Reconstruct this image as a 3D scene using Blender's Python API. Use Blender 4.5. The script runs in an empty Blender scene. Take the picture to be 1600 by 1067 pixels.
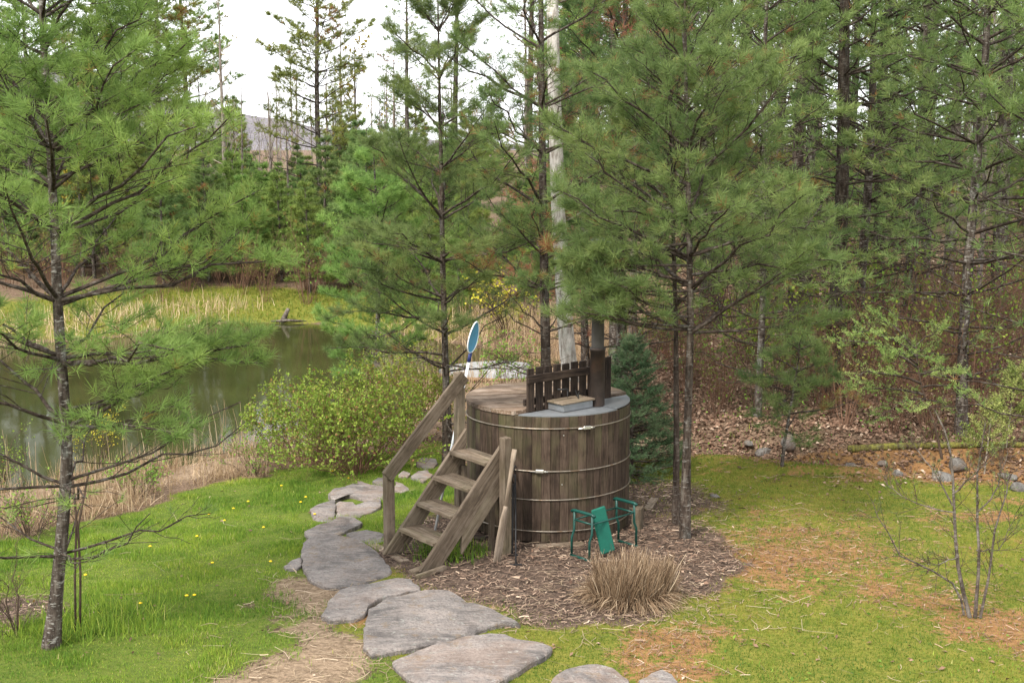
import bpy, bmesh, math
import numpy as np
from mathutils import Vector, Matrix

# ------------------------------------------------------------------ camera, sky, sun, exposure
sc = bpy.context.scene
COL = sc.collection
CZ, PITCH, FPX = 4.0, math.radians(8.6), 2000.0
cam = bpy.data.cameras.new('camera'); camo = bpy.data.objects.new('camera', cam); COL.objects.link(camo)
cam.lens = 45.0; cam.sensor_width = 36.0; cam.clip_start = 0.1; cam.clip_end = 5000
camo.location = (0, 0, CZ); camo.rotation_euler = (math.pi/2-PITCH, 0, 0); sc.camera = camo

SUN_EL, SUN_AZ = math.radians(52), math.radians(215)      # azimuth clockwise from +Y: behind the camera, to its left
w = bpy.data.worlds.new('World'); sc.world = w; w.use_nodes = True
nt = w.node_tree; nt.nodes.clear()
sky = nt.nodes.new('ShaderNodeTexSky'); sky.sky_type = 'NISHITA'; sky.sun_disc = False
sky.sun_elevation = SUN_EL; sky.sun_rotation = SUN_AZ; sky.air_density = 1.0; sky.dust_density = 1.0
hs = nt.nodes.new('ShaderNodeHueSaturation'); hs.inputs['Saturation'].default_value = 0.12
bg = nt.nodes.new('ShaderNodeBackground'); bg.inputs['Strength'].default_value = 0.13
wo = nt.nodes.new('ShaderNodeOutputWorld')
nt.links.new(sky.outputs[0], hs.inputs['Color']); mxw = nt.nodes.new('ShaderNodeMix'); mxw.data_type = 'RGBA'; mxw.inputs[0].default_value = .8      # an even cloud sheet over the clear sky
mxw.inputs[7].default_value = (6.3, 6.45, 6.7, 1); nt.links.new(hs.outputs[0], mxw.inputs[6]); nt.links.new(mxw.outputs[2], bg.inputs['Color']); nt.links.new(bg.outputs[0], wo.inputs[0])
sl = bpy.data.lights.new('sun', 'SUN'); sl.energy = 2.0; sl.angle = math.radians(11); sl.color = (1.0, 0.95, 0.88)
so = bpy.data.objects.new('sun', sl); COL.objects.link(so)
sd = Vector((math.sin(SUN_AZ)*math.cos(SUN_EL), math.cos(SUN_AZ)*math.cos(SUN_EL), math.sin(SUN_EL)))
so.rotation_euler = sd.to_track_quat('Z', 'Y').to_euler(); so.location = (0, 0, 40)
sc.view_settings.view_transform = 'Standard'; sc.view_settings.look = 'None'; sc.view_settings.gamma = 1
sc.view_settings.use_curve_mapping = False
sc.view_settings.exposure = 1.6
sc.cycles.use_denoising = True
sc.cycles.max_bounces = 7; sc.cycles.diffuse_bounces = 4; sc.cycles.glossy_bounces = 3; sc.cycles.transmission_bounces = 4
sc.cycles.caustics_reflective = False; sc.cycles.caustics_refractive = False

# ------------------------------------------------------------------ helpers: places
SP, CP = math.sin(PITCH), math.cos(PITCH)
def ray(px, py):
    u = (px-800)/FPX; v = -(py-533.5)/FPX
    return (u, CP+v*SP, -SP+v*CP)
def at_y(px, py, Y):
    d = ray(px, py); t = Y/d[1]; return Vector((d[0]*t, Y, CZ+d[2]*t))
def at_z(px, py, z):
    d = ray(px, py); t = (z-CZ)/d[2]; return Vector((d[0]*t, d[1]*t, z))

def sstep(a, b, x):
    t = np.clip((np.asarray(x, float)-a)/(b-a), 0, 1); return t*t*(3-2*t)
def _hash(ix, iy, s):
    n = (ix.astype(np.int64)*374761393 + iy.astype(np.int64)*668265263 + s*144665) & 0x7fffffff
    n = ((n ^ (n >> 13))*1274126177) & 0x7fffffff
    return ((n ^ (n >> 16)) & 0xffff)/65535.0
def vnoise(x, y, s=0):
    x = np.asarray(x, float); y = np.asarray(y, float)
    ix = np.floor(x); iy = np.floor(y); fx = x-ix; fy = y-iy
    fx = fx*fx*(3-2*fx); fy = fy*fy*(3-2*fy)
    a = _hash(ix, iy, s); b = _hash(ix+1, iy, s); c = _hash(ix, iy+1, s); d = _hash(ix+1, iy+1, s)
    return (a*(1-fx)+b*fx)*(1-fy)+(c*(1-fx)+d*fx)*fy
def fbm(x, y, s=0, o=3):
    r = 0; a = .5; f = 1
    for k in range(o): r = r+a*vnoise(x*f, y*f, s+k*17); a *= .5; f *= 2.1
    return r/(1-.5**o)

POND = np.array([(-45, 11), (-14, 15.4), (-9.5, 16.8), (-7.4, 17.7), (-5.9, 18.6), (-4.9, 19.6), (-3.7, 20.6), (-2.6, 22.4), (-2.2, 25.0),
                 (-1.2, 26.7), (.3, 27.6), (1.2, 28.6), (.9, 29.8), (-.7, 31.2), (-3, 33.6), (-5.6, 35.7), (-8.3, 35.9), (-9.3, 35), (-10.4, 33), (-13, 31.6), (-20, 31), (-45, 33)], float)
def pond_d(x, y):
    x = np.asarray(x, float); y = np.asarray(y, float)
    d = np.full(x.shape, 1e9); ins = np.zeros(x.shape, bool); n = len(POND)
    for i in range(n):
        ax, ay = POND[i]; bx, by = POND[(i+1) % n]
        ex, ey = bx-ax, by-ay
        t = np.clip(((x-ax)*ex+(y-ay)*ey)/(ex*ex+ey*ey), 0, 1)
        d = np.minimum(d, np.hypot(x-ax-t*ex, y-ay-t*ey))
        c = ((ay > y) != (by > y)) & (x < (bx-ax)*(y-ay)/(by-ay+1e-12)+ax)
        ins ^= c
    return np.where(ins, -d, d)
DITCH = [(2.0, 17.9), (2.9, 17.2), (4.1, 16.4), (5.2, 16.0), (6.4, 15.6), (9.5, 15.2), (16, 14.5)]
def ditch_d(x, y):
    d = np.full(np.shape(x), 1e9)
    for (ax, ay), (bx, by) in zip(DITCH[:-1], DITCH[1:]):
        ex, ey = bx-ax, by-ay; t = np.clip(((x-ax)*ex+(y-ay)*ey)/(ex*ex+ey*ey), 0, 1)
        d = np.minimum(d, np.hypot(x-ax-t*ex, y-ay-t*ey))
    return d
def height(x, y):
    x = np.asarray(x, float); y = np.asarray(y, float)
    d = pond_d(x, y)
    z = np.interp(d, [-8, -2, 0, .5, 2, 4, 6, 8, 9.5], [-2.6, -1.8, -.9, -.76, -.58, -.4, -.2, -.03, 0])
    r = sstep(.5, 5, x)
    z = z+r*.055*np.clip(y-17, 0, 45)+.03*np.clip(y-40, 0, 300)*(1-r)*.3
    z = z-.2*np.exp(-(ditch_d(x, y)/.42)**2)+.10*np.exp(-((ditch_d(x, y)-.95)/.4)**2)*(y > 15.5)
    wood = sstep(16.5, 18, y)*r
    z = z+(fbm(x*.9, y*.9, 3)-.5)*(.05+.18*wood)+(fbm(x*.2, y*.2, 9)-.5)*.5*sstep(20, 40, y)*sstep(2, 5, np.abs(d))
    rt = np.hypot(x-.4, y-13.3)
    return np.where(rt < 2.2, z*sstep(1.2, 2.2, rt), z)
def hz(x, y): return float(height(np.array([x]), np.array([y]))[0])
def spot(px, py, dz=0.0):
    z = 0.0
    for k in range(12):
        p = at_z(px, py, z); z = .4*z+.6*(max(hz(p.x, p.y), -.9)+dz)
    return at_z(px, py, z)

# ------------------------------------------------------------------ helpers: meshes
class Acc:
    def __init__(s): s.v = []; s.q = []; s.t = []; s.tint = []; s.n = 0
    def add(s, v, q=None, t=None, tint=0.5):
        v = np.asarray(v, float).reshape(-1, 3)
        if q is not None and len(q): s.q.append(np.asarray(q, np.int64).reshape(-1, 4)+s.n)
        if t is not None and len(t): s.t.append(np.asarray(t, np.int64).reshape(-1, 3)+s.n)
        s.v.append(v); s.tint.append(np.broadcast_to(np.asarray(tint, float), (len(v),))); s.n += len(v)
    def mesh(s, name, smooth=False):
        me = bpy.data.meshes.new(name)
        if not s.n: return me
        v = np.concatenate(s.v)
        q = np.concatenate(s.q) if s.q else np.zeros((0, 4), np.int64)
        t = np.concatenate(s.t) if s.t else np.zeros((0, 3), np.int64)
        me.vertices.add(len(v)); me.vertices.foreach_set('co', v.astype(np.float32).ravel())
        nl = len(q)*4+len(t)*3; me.loops.add(nl); me.polygons.add(len(q)+len(t))
        me.loops.foreach_set('vertex_index', np.concatenate([q.ravel(), t.ravel()]).astype(np.int32))
        st = np.concatenate([np.arange(len(q))*4, len(q)*4+np.arange(len(t))*3]).astype(np.int32)
        me.polygons.foreach_set('loop_start', st)
        if smooth: me.polygons.foreach_set('use_smooth', np.ones(len(st), bool))
        a = me.attributes.new('tint', 'FLOAT', 'POINT'); a.data.foreach_set('value', np.concatenate(s.tint).astype(np.float32))
        me.update(calc_edges=True)
        return me
def norm(a): return a/(np.linalg.norm(a, axis=-1, keepdims=True)+1e-12)
def tubes(acc, P, R, S, tint=.5, cap=False):
    P = np.asarray(P, float); R = np.asarray(R, float)
    if P.ndim == 2: P = P[None]; R = R[None]
    N, K, _ = P.shape
    if N == 0: return
    T = norm(np.gradient(P, axis=1))
    m = norm(T.mean(axis=1))
    ref = np.where(np.abs(m[:, 2:3]) > .75, np.array([[1., 0, 0]]), np.array([[0, 0, 1.]]))[:, None, :]
    U = norm(np.cross(T, np.broadcast_to(ref, T.shape))); V = np.cross(T, U)
    a = np.arange(S)*2*math.pi/S
    ring = P[:, :, None]+R[:, :, None, None]*(np.cos(a)[None, None, :, None]*U[:, :, None]+np.sin(a)[None, None, :, None]*V[:, :, None])
    idx = np.arange(N*K*S).reshape(N, K, S)
    A = idx[:, :-1, :]; B = idx[:, 1:, :]
    q = np.stack([A, np.roll(A, -1, 2), np.roll(B, -1, 2), B], -1).reshape(-1, 4)
    tn = np.broadcast_to(np.asarray(tint, float).reshape(-1, 1, 1), (N, K, S)).ravel() if np.ndim(tint) else tint
    t = None
    if cap:
        t = []
        for r_, fl in ((idx[:, 0], True), (idx[:, -1], False)):
            for k in range(1, S-1):
                tri = np.stack([r_[:, 0], r_[:, k], r_[:, k+1]], -1)
                t.append(tri[:, ::-1] if fl else tri)
        t = np.concatenate(t)
    acc.add(ring.reshape(-1, 3), q, t, tn)

def mobj(name, me, m, parent=None, loc=(0, 0, 0), rot=None):
    o = bpy.data.objects.new(name, me); COL.objects.link(o)
    if m is not None and not me.materials: me.materials.append(m)
    if rot is not None:
        if isinstance(rot, Matrix): o.matrix_local = Matrix.Translation(Vector(loc)) @ rot.to_4x4()
        else: o.location = loc; o.rotation_euler = rot
    else: o.location = loc
    if parent is not None: o.parent = parent
    return o
def tag(o, label, cat, group=None, kind=None):
    o['label'] = label; o['category'] = cat
    if group: o['group'] = group
    if kind: o['kind'] = kind
    return o
def thing(name, label, cat, loc=(0, 0, 0), group=None, rz=0):
    o = bpy.data.objects.new(name, None); COL.objects.link(o); o.empty_display_size = .1
    o.location = loc; o.rotation_euler = (0, 0, rz)
    return tag(o, label, cat, group)
def copy_tree(root, loc, rz, s, label, group):
    r = root.copy(); COL.objects.link(r); r.location = loc; r.rotation_euler = (0, 0, rz); r.scale = (s, s, s)
    r['label'] = label
    if group: r['group'] = group
    for ch in list(root.children):
        c = ch.copy(); COL.objects.link(c); c.parent = r
    return r
def bm_mesh(bm, name, smooth=False):
    me = bpy.data.meshes.new(name); bm.to_mesh(me); bm.free()
    if smooth: me.polygons.foreach_set('use_smooth', [True]*len(me.polygons))
    return me
_boxes = {}
def box_mesh(sx, sy, sz, bev=.004):
    k = (round(sx, 4), round(sy, 4), round(sz, 4), bev)
    if k in _boxes: return _boxes[k].copy()
    bm = bmesh.new(); bmesh.ops.create_cube(bm, size=1)
    for v in bm.verts: v.co = Vector((v.co.x*sx, v.co.y*sy, v.co.z*sz))
    if bev: bmesh.ops.bevel(bm, geom=bm.edges[:], offset=bev, segments=1, affect='EDGES')
    me = bm_mesh(bm, 'board'); _boxes[k] = me
    return me.copy()
def frame(x, up):
    x = Vector(x).normalized(); z = (Vector(up)-x*x.dot(Vector(up))).normalized(); y = z.cross(x)
    return Matrix((x, y, z)).transposed()
def board(name, p0, p1, wy, wz, m, parent=None, up=(0, 0, 1), bev=.004):
    """a plank from p0 to p1: wy across, wz along 'up'"""
    p0 = Vector(p0); p1 = Vector(p1)
    return mobj(name, box_mesh((p1-p0).length, wy, wz, bev), m, parent, (p0+p1)/2, frame(p1-p0, up))
def rod(name, pts, r, m, parent=None, S=8):
    a = Acc(); P = np.array([list(p) for p in pts]); tubes(a, P, np.full(len(P), r), S, cap=True)
    return mobj(name, a.mesh(name, True), m, parent)

# ------------------------------------------------------------------ helpers: materials
class NT:
    def __init__(s, name):
        s.m = bpy.data.materials.new(name); s.m.use_nodes = True; s.t = s.m.node_tree; s.t.nodes.clear()
        s.out = s.n('ShaderNodeOutputMaterial')
    def n(s, ty, **kw):
        nd = s.t.nodes.new(ty)
        for k, v in kw.items():
            if k in nd.inputs: s.set(nd, k, v)
            else: setattr(nd, k, v)
        return nd
    def set(s, nd, k, v):
        if isinstance(v, bpy.types.NodeSocket): s.t.links.new(v, nd.inputs[k])
        else: nd.inputs[k].default_value = v
    def coord(s, scale=(1, 1, 1), rnd=0.0, kind='Object'):
        c = s.n('ShaderNodeTexCoord').outputs[kind]
        if rnd:
            oi = s.n('ShaderNodeObjectInfo').outputs['Random']
            mu = s.n('ShaderNodeMath', operation='MULTIPLY'); s.set(mu, 0, oi); s.set(mu, 1, rnd)
            ad = s.n('ShaderNodeVectorMath', operation='ADD'); s.set(ad, 0, c); s.set(ad, 1, mu.outputs[0]); c = ad.outputs[0]
        mp = s.n('ShaderNodeMapping'); s.set(mp, 'Vector', c); mp.inputs['Scale'].default_value = scale
        return mp.outputs[0]
    def noise(s, vec, scale, detail=4, rough=.6, dist=0):
        nd = s.n('ShaderNodeTexNoise'); s.set(nd, 'Vector', vec)
        nd.inputs['Scale'].default_value = scale; nd.inputs['Detail'].default_value = detail; nd.inputs['Roughness'].default_value = rough
        nd.inputs['Distortion'].default_value = dist
        return nd.outputs[0]
    def ramp(s, fac, stops):
        nd = s.n('ShaderNodeValToRGB'); s.set(nd, 'Fac', fac); e = nd.color_ramp.elements
        while len(e) < len(stops): e.new(.5)
        for el, (p, c) in zip(e, stops): el.position = p; el.color = (*c, 1) if len(c) == 3 else c
        return nd.outputs[0]
    def mix(s, fac, a, b, mode='MIX'):
        nd = s.n('ShaderNodeMix', data_type='RGBA', blend_type=mode)
        for k, v in ((0, fac), (6, a), (7, b)):
            if isinstance(v, bpy.types.NodeSocket): s.t.links.new(v, nd.inputs[k])
            else: nd.inputs[k].default_value = (*v, 1) if isinstance(v, tuple) and len(v) == 3 else v
        return nd.outputs[2]
    def math(s, op, a, b=0.0, clamp=False):
        nd = s.n('ShaderNodeMath', operation=op, use_clamp=clamp); s.set(nd, 0, a); s.set(nd, 1, b); return nd.outputs[0]
    def attr(s, name): return s.n('ShaderNodeAttribute', attribute_name=name).outputs['Fac']
    def rand(s): return s.n('ShaderNodeObjectInfo').outputs['Random']
    def bump(s, h, strength=.4, dist=.01):
        b = s.n('ShaderNodeBump'); s.set(b, 'Height', h); b.inputs['Strength'].default_value = strength; b.inputs['Distance'].default_value = dist
        return b.outputs[0]
    def finish(s, col, rough=.8, bump=None, metal=0.0, spec=.3, trans=0.0, ior=1.45):
        p = s.n('ShaderNodeBsdfPrincipled'); s.set(p, 'Base Color', col if isinstance(col, bpy.types.NodeSocket) else (*col, 1))
        s.set(p, 'Roughness', rough); s.set(p, 'IOR', ior); s.set(p, 'Metallic', metal); s.set(p, 'Specular IOR Level', spec)
        if bump is not None: s.set(p, 'Normal', bump)
        res = p.outputs[0]
        if trans:
            tr = s.n('ShaderNodeBsdfTranslucent'); s.set(tr, 'Color', col if isinstance(col, bpy.types.NodeSocket) else (*col, 1))
            mx = s.n('ShaderNodeMixShader'); mx.inputs[0].default_value = trans
            s.t.links.new(res, mx.inputs[1]); s.t.links.new(tr.outputs[0], mx.inputs[2]); res = mx.outputs[0]
        s.t.links.new(res, s.out.inputs[0]); return s.m

def wood(name, dark, mid, light, axis=0, green=0.0, rough=.82, var=.6):
    t = NT(name); sc_ = [14, 14, 14]; sc_[axis] = 1.1
    v = t.coord(tuple(sc_), rnd=37.0); g = t.noise(v, 3.0, 6, .7, .4); f = t.noise(v, 14.0, 3, .6)
    c = t.ramp(g, [(.36, dark), (.5, mid), (.66, light)])
    c = t.mix(t.math('MULTIPLY', f, .55), c, t.mix(.5, c, dark), 'MIX')
    pv = t.coord((1, 1, 1), rnd=11.0); p = t.noise(pv, 2.6, 4, .6)
    c = t.mix(t.ramp(p, [(.48, (0, 0, 0)), (.66, (.6, .6, .6))]), c, light)
    c = t.mix(t.ramp(t.noise(pv, 4.1, 5, .7), [(.52, (0, 0, 0)), (.68, (.75, .75, .75))]), c, dark)
    if green:
        pg = t.noise(pv, 1.7, 3, .6); c = t.mix(t.math('MULTIPLY', t.ramp(pg, [(.48, (0, 0, 0)), (.7, (1, 1, 1))]), green), c, (.085, .09, .035))
    r = t.rand(); br = t.math('ADD', t.math('MULTIPLY', r, var), 1-var/2)
    hv = t.n('ShaderNodeHueSaturation'); t.set(hv, 'Value', br); t.set(hv, 'Color', c)
    h = t.math('ADD', g, t.math('MULTIPLY', f, .5))
    return t.finish(hv.outputs[0], rough, t.bump(h, .8, .008), spec=.2)

M = {}
M['tub'] = wood('tub_wood', (.022, .0145, .010), (.054, .0355, .0245), (.092, .065, .047), axis=2, green=.4, var=.45)
M['stair'] = wood('stair_wood', (.066, .048, .033), (.14, .104, .072), (.215, .170, .127), axis=0, green=.25)
M['lid'] = wood('lid_wood', (.06, .039, .026), (.15, .102, .07), (.28, .225, .18), axis=0, green=.12, var=1.0)
M['guard'] = wood('guard_wood', (.010, .007, .006), (.024, .016, .012), (.055, .038, .028), axis=0)
M['oar'] = wood('oar_wood', (.11, .08, .055), (.19, .145, .105), (.26, .21, .16), axis=0)
def plain(name, col, rough=.5, metal=0., var=.25, scale=9, spec=.4, bump=.15, dirt=None, rnd=5.):
    t = NT(name); v = t.coord((1, 1, 1), rnd=rnd); n = t.noise(v, scale, 5, .65)
    d = tuple(c*(1-var) for c in col); l = tuple(min(1, c*(1+var)) for c in col)
    c = t.ramp(n, [(.3, d), (.7, l)])
    if dirt: c = t.mix(t.ramp(t.noise(v, scale*.4, 5, .7), [(.5, (0, 0, 0)), (.66, (1, 1, 1))]), c, dirt)
    return t.finish(c, rough, t.bump(n, bump, .004), metal, spec)
M['hoop'] = plain('hoop_metal', (.26, .225, .18), .42, .85, .3, 30, dirt=(.20, .13, .08))
M['lug'] = plain('lug_metal', (.62, .60, .56), .35, .9, .2, 30)
M['zinc'] = plain('zinc_sheet', (.19, .20, .21), .55, .35, .22, 7, dirt=(.2, .2, .2))
M['rust_pipe'] = plain('rusty_flue', (.040, .029, .024), .7, .2, .4, 6, dirt=(.08, .046, .03))
M['grey_pipe'] = plain('grey_flue', (.055, .05, .046), .7, .2, .3, 6)
M['iron'] = plain('black_iron', (.025, .024, .024), .55, .5, .3, 20)
M['green_metal'] = plain('green_painted_tube', (.004, .045, .034), .4, 0, .2, 15)
M['green_pad'] = plain('green_foam', (.003, .085, .056), .75, 0, .12, 20)
M['white'] = plain('white_plastic', (.72, .74, .75), .4, 0, .06, 10)
M['net'] = plain('blue_net', (.09, .28, .45), .8, 0, .12, 60)
M['navy'] = plain('navy_grip', (.02, .03, .12), .6)
M['boat'] = plain('pale_hull', (.27, .27, .27), .6, 0, .12, 3, dirt=(.2, .19, .17))
M['hullside'] = plain('hull_side', (.20, .12, .065), .8, 0, .3, 8)
M['yellow'] = plain('dandelion_yellow', (.75, .48, .01), .7, 0, .15, 60)
M['stem'] = plain('stem_green', (.07, .14, .03), .7)
def bark(name, dark, mid, light, lichen=.5):
    t = NT(name); v = t.coord((9, 9, 2.2), rnd=21.); n = t.noise(v, 2.2, 6, .7); hb = t.noise(t.coord((11, 11, 34), rnd=9.), 1.3, 4, .65)
    c = t.ramp(n, [(.38, dark), (.52, mid), (.66, light)])
    c = t.mix(t.math('MULTIPLY', t.ramp(hb, [(.55, (0, 0, 0)), (.66, (1, 1, 1))]), lichen), c, (.40, .38, .34))
    pa = t.noise(t.coord((1, 1, .5), rnd=3.), 5, 4, .7)
    c = t.mix(t.math('MULTIPLY', t.ramp(pa, [(.56, (0, 0, 0)), (.7, (1, 1, 1))]), lichen*.8), c, (.26, .27, .24))
    return t.finish(c, .9, t.bump(t.math('ADD', n, hb), .8, .012), spec=.1)
M['bark'] = bark('pine_bark', (.024, .018, .014), (.068, .053, .043), (.15, .128, .106), .6)
M['bark_mid'] = bark('brown_pine_bark', (.022, .016, .012), (.060, .045, .035), (.12, .10, .08), .32)
M['bark_dark'] = bark('dark_bark', (.020, .014, .011), (.050, .037, .029), (.095, .075, .06), .22)
M['bark_shrub'] = bark('shrub_bark', (.05, .038, .03), (.10, .08, .065), (.18, .155, .13), .3)
M['bark_pale'] = bark('pale_bark', (.24, .205, .175), (.48, .44, .40), (.68, .64, .60), .6)
M['bark_grey'] = bark('grey_bark', (.09, .07, .055), (.20, .165, .14), (.33, .29, .26), .3)
M['twig'] = plain('twig_bark', (.075, .052, .038), .9, 0, .35, 20, spec=.1)
M['twig_pale'] = plain('pale_twig', (.25, .21, .165), .9, 0, .3, 20, spec=.1)
M['twig_red'] = plain('russet_twig', (.15, .085, .055), .9, 0, .35, 20, spec=.1)
def leafmat(name, stops, trans=.35, hue=.03, rough=.6, spec=.25):
    t = NT(name); c = t.ramp(t.attr('tint'), stops)
    r = t.rand(); hv = t.n('ShaderNodeHueSaturation'); t.set(hv, 'Color', c)
    t.set(hv, 'Hue', t.math('ADD', t.math('MULTIPLY', r, hue*2), .5-hue)); t.set(hv, 'Value', t.math('ADD', t.math('MULTIPLY', r, .3), .85))
    return t.finish(hv.outputs[0], rough, spec=spec, trans=trans)
M['needle'] = leafmat('pine_needles', [(0, (.090, .150, .052)), (.45, (.182, .258, .082)), (.8, (.27, .34, .11)), (.90, (.34, .36, .11)), (.93, (.33, .18, .07)), (1, (.28, .14, .06))], trans=.5, hue=.012)
M['needle_warm'] = leafmat('yellowish_pine_needles', [(0, (.12, .18, .046)), (.45, (.225, .295, .075)), (.8, (.31, .37, .095)), (.90, (.33, .38, .09)), (.94, (.36, .22, .07)), (1, (.3, .16, .06))], trans=.5)  # a lighter, yellower needle green of its own
M['needle_rust'] = leafmat('rusty_pine_needles', [(0, (.055, .13, .05)), (.4, (.11, .21, .068)), (.62, (.17, .26, .08)), (.66, (.32, .17, .08)), (1, (.42, .23, .12))], trans=.5)
M['spruce'] = leafmat('spruce_needles', [(0, (.022, .055, .026)), (.5, (.055, .105, .042)), (1, (.17, .225, .11))], trans=.2, hue=0)
M['hemlock'] = leafmat('hemlock_needles', [(0, (.10, .15, .04)), (.5, (.23, .28, .07)), (1, (.46, .46, .16))], trans=.3)
M['leaf'] = leafmat('spring_leaves', [(0, (.08, .14, .02)), (.5, (.17, .27, .035)), (.85, (.30, .38, .06)), (.95, (.30, .2, .06)), (1, (.26, .12, .06))])
M['leaf_yellow'] = leafmat('yellow_spring_leaves', [(0, (.28, .28, .03)), (.5, (.48, .42, .04)), (1, (.62, .42, .08))])
M['leaf_bud'] = leafmat('olive_buds', [(0, (.16, .16, .04)), (.6, (.30, .27, .07)), (1, (.42, .30, .12))])
M['grass'] = leafmat('lawn_grass', [(0, (.065, .14, .016)), (.4, (.155, .25, .03)), (.75, (.28, .35, .045)), (.92, (.42, .42, .07)), (1, (.45, .38, .18))], hue=0)
M['moss'] = leafmat('moss_grass', [(0, (.065, .125, .016)), (.38, (.15, .20, .026)), (.68, (.255, .25, .036)), (.86, (.31, .23, .065)), (1, (.28, .155, .07))], hue=0)
M['straw'] = leafmat('straw', [(0, (.13, .088, .056)), (.5, (.30, .225, .145)), (1, (.48, .38, .27))], trans=.15, hue=0, rough=.75)
M['straw_brown'] = leafmat('brown_straw', [(0, (.075, .045, .026)), (.4, (.20, .13, .075)), (.75, (.36, .26, .165)), (1, (.52, .41, .28))], trans=.1, hue=0, rough=.8)
M['mulch'] = leafmat('mulch_chips', [(0, (.05, .032, .024)), (.4, (.13, .085, .06)), (.75, (.27, .19, .135)), (1, (.46, .36, .26))], trans=.0, hue=0, rough=.85)
M['litter'] = leafmat('leaf_litter', [(0, (.075, .042, .028)), (.4, (.18, .105, .068)), (.75, (.32, .205, .14)), (1, (.50, .38, .28))], trans=.1, hue=0, rough=.8)
M['reed'] = leafmat('dry_reeds', [(0, (.22, .14, .08)), (.5, (.45, .32, .19)), (1, (.66, .52, .36))], trans=.2, hue=0, rough=.75)
def stone(name, a, b, c_, sc_=3.):
    t = NT(name); v = t.coord((1, 1, 1), rnd=31.); n = t.noise(v, sc_, 8, .65, .6); f = t.noise(v, sc_*14, 4, .6)
    col = t.ramp(n, [(.36, a), (.5, b), (.64, c_)])
    col = t.mix(t.math('MULTIPLY', t.ramp(f, [(.47, (0, 0, 0)), (.62, (1, 1, 1))]), .6), col, a)
    st = t.noise(t.coord((2, 9, 4), rnd=13.), 2.4, 5, .7); col = t.mix(t.ramp(st, [(.5, (0, 0, 0)), (.64, (.8, .8, .8))]), col, c_)
    gr = t.noise(v, 5.5, 4, .7); col = t.mix(t.ramp(gr, [(.56, (0, 0, 0)), (.66, (.6, .6, .6))]), col, (.19, .135, .085))
    r = t.rand(); rs = t.noise(t.coord((1, 1, 1), rnd=57.), 2.2, 5, .7)
    col = t.mix(t.math('MULTIPLY', t.ramp(rs, [(.45, (0, 0, 0)), (.62, (1, 1, 1))]), t.math('MULTIPLY', r, .75)), col, (.20, .135, .10))
    lc = t.noise(t.coord((1, 1, 1), rnd=71.), 16, 4, .7); col = t.mix(t.ramp(lc, [(.6, (0, 0, 0)), (.66, (.5, .5, .5))]), col, (.33, .33, .29))
    hv = t.n('ShaderNodeHueSaturation'); t.set(hv, 'Value', t.math('ADD', t.math('MULTIPLY', r, .3), .8)); t.set(hv, 'Color', col)
    h = t.math('ADD', t.math('MULTIPLY', n, 2.), t.math('ADD', f, t.math('MULTIPLY', st, 1.2)))
    return t.finish(hv.outputs[0], .85, t.bump(h, .9, .02), spec=.2)
M['slab'] = stone('flagstone', (.10, .090, .085), (.20, .177, .163), (.28, .242, .218))
M['rock'] = stone('field_rock', (.07, .065, .058), (.14, .13, .118), (.23, .215, .195), 5.)
def ground_mat():
    t = NT('ground_cover'); v = t.coord((1, 1, 1), kind='Object')
    n1 = t.noise(v, 1.6, 6, .65); n2 = t.noise(v, 22, 5, .7); n3 = t.noise(v, 5.5, 5, .65)
    def zone(a, s1, s2, w1=.5):
        return t.mix(w1, t.ramp(n2, s1), t.ramp(n3, s2))
    lit = zone(0, [(.36, (.05, .034, .024)), (.5, (.14, .092, .062)), (.64, (.27, .19, .135))], [(.38, (.07, .05, .03)), (.6, (.18, .12, .08))])
    lawn = zone(0, [(.3, (.04, .07, .012)), (.7, (.12, .16, .025))], [(.3, (.06, .09, .016)), (.7, (.16, .17, .035))])
    moss = zone(0, [(.3, (.06, .080, .012)), (.7, (.18, .18, .03))], [(.35, (.08, .11, .014)), (.62, (.21, .18, .04))])
    mul = zone(0, [(.36, (.022, .016, .012)), (.52, (.08, .056, .042)), (.66, (.22, .16, .12))], [(.35, (.05, .035, .028)), (.65, (.15, .105, .078))])
    nee = zone(0, [(.3, (.13, .06, .026)), (.7, (.30, .16, .07))], [(.35, (.17, .085, .035)), (.65, (.28, .17, .07))])
    dry = zone(0, [(.36, (.12, .08, .05)), (.64, (.33, .24, .16))], [(.38, (.14, .10, .065)), (.62, (.28, .205, .14))])
    c = lit
    for nm, col in (('z_dry', dry), ('z_lawn', lawn), ('z_moss', moss), ('z_needle', nee), ('z_mulch', mul)):
        f = t.math('ADD', t.attr(nm), t.math('MULTIPLY', t.math('SUBTRACT', t.math('ADD', n2, t.math('MULTIPLY', n3, .7)), .85), 1.5))
        c = t.mix(t.ramp(f, [(.38, (0, 0, 0)), (.62, (1, 1, 1))]), c, col)
    return t.finish(c, .95, t.bump(t.math('ADD', n2, t.math('MULTIPLY', n3, .6)), .9, .03), spec=.1)
M['ground'] = ground_mat()
def water_mat():
    t = NT('pond_water'); v = t.coord((1, 1, 1)); n = t.noise(t.coord((1, .45, 1)), 3.2, 3, .5); d = t.noise(v, .35, 3)
    c = t.ramp(d, [(.35, (.022, .024, .008)), (.65, (.04, .042, .014))])
    return t.finish(c, .07, t.bump(n, .09, .02), spec=.5, ior=1.27)
M['water'] = water_mat()
def hill_mat():
    t = NT('leafless_hillside'); n = t.noise(t.coord((1, 1, 1)), .06, 8, .75); f = t.noise(t.coord((1, 1, 3)), .35, 4, .8)
    c = t.ramp(n, [(.4, (.12, .115, .125)), (.6, (.20, .185, .195))]); c = t.mix(t.ramp(f, [(.42, (0, 0, 0)), (.6, (.7, .7, .7))]), c, (.27, .245, .25))
    return t.finish(c, 1, t.bump(f, .8, 3), spec=0)
M['hill'] = hill_mat()

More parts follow.
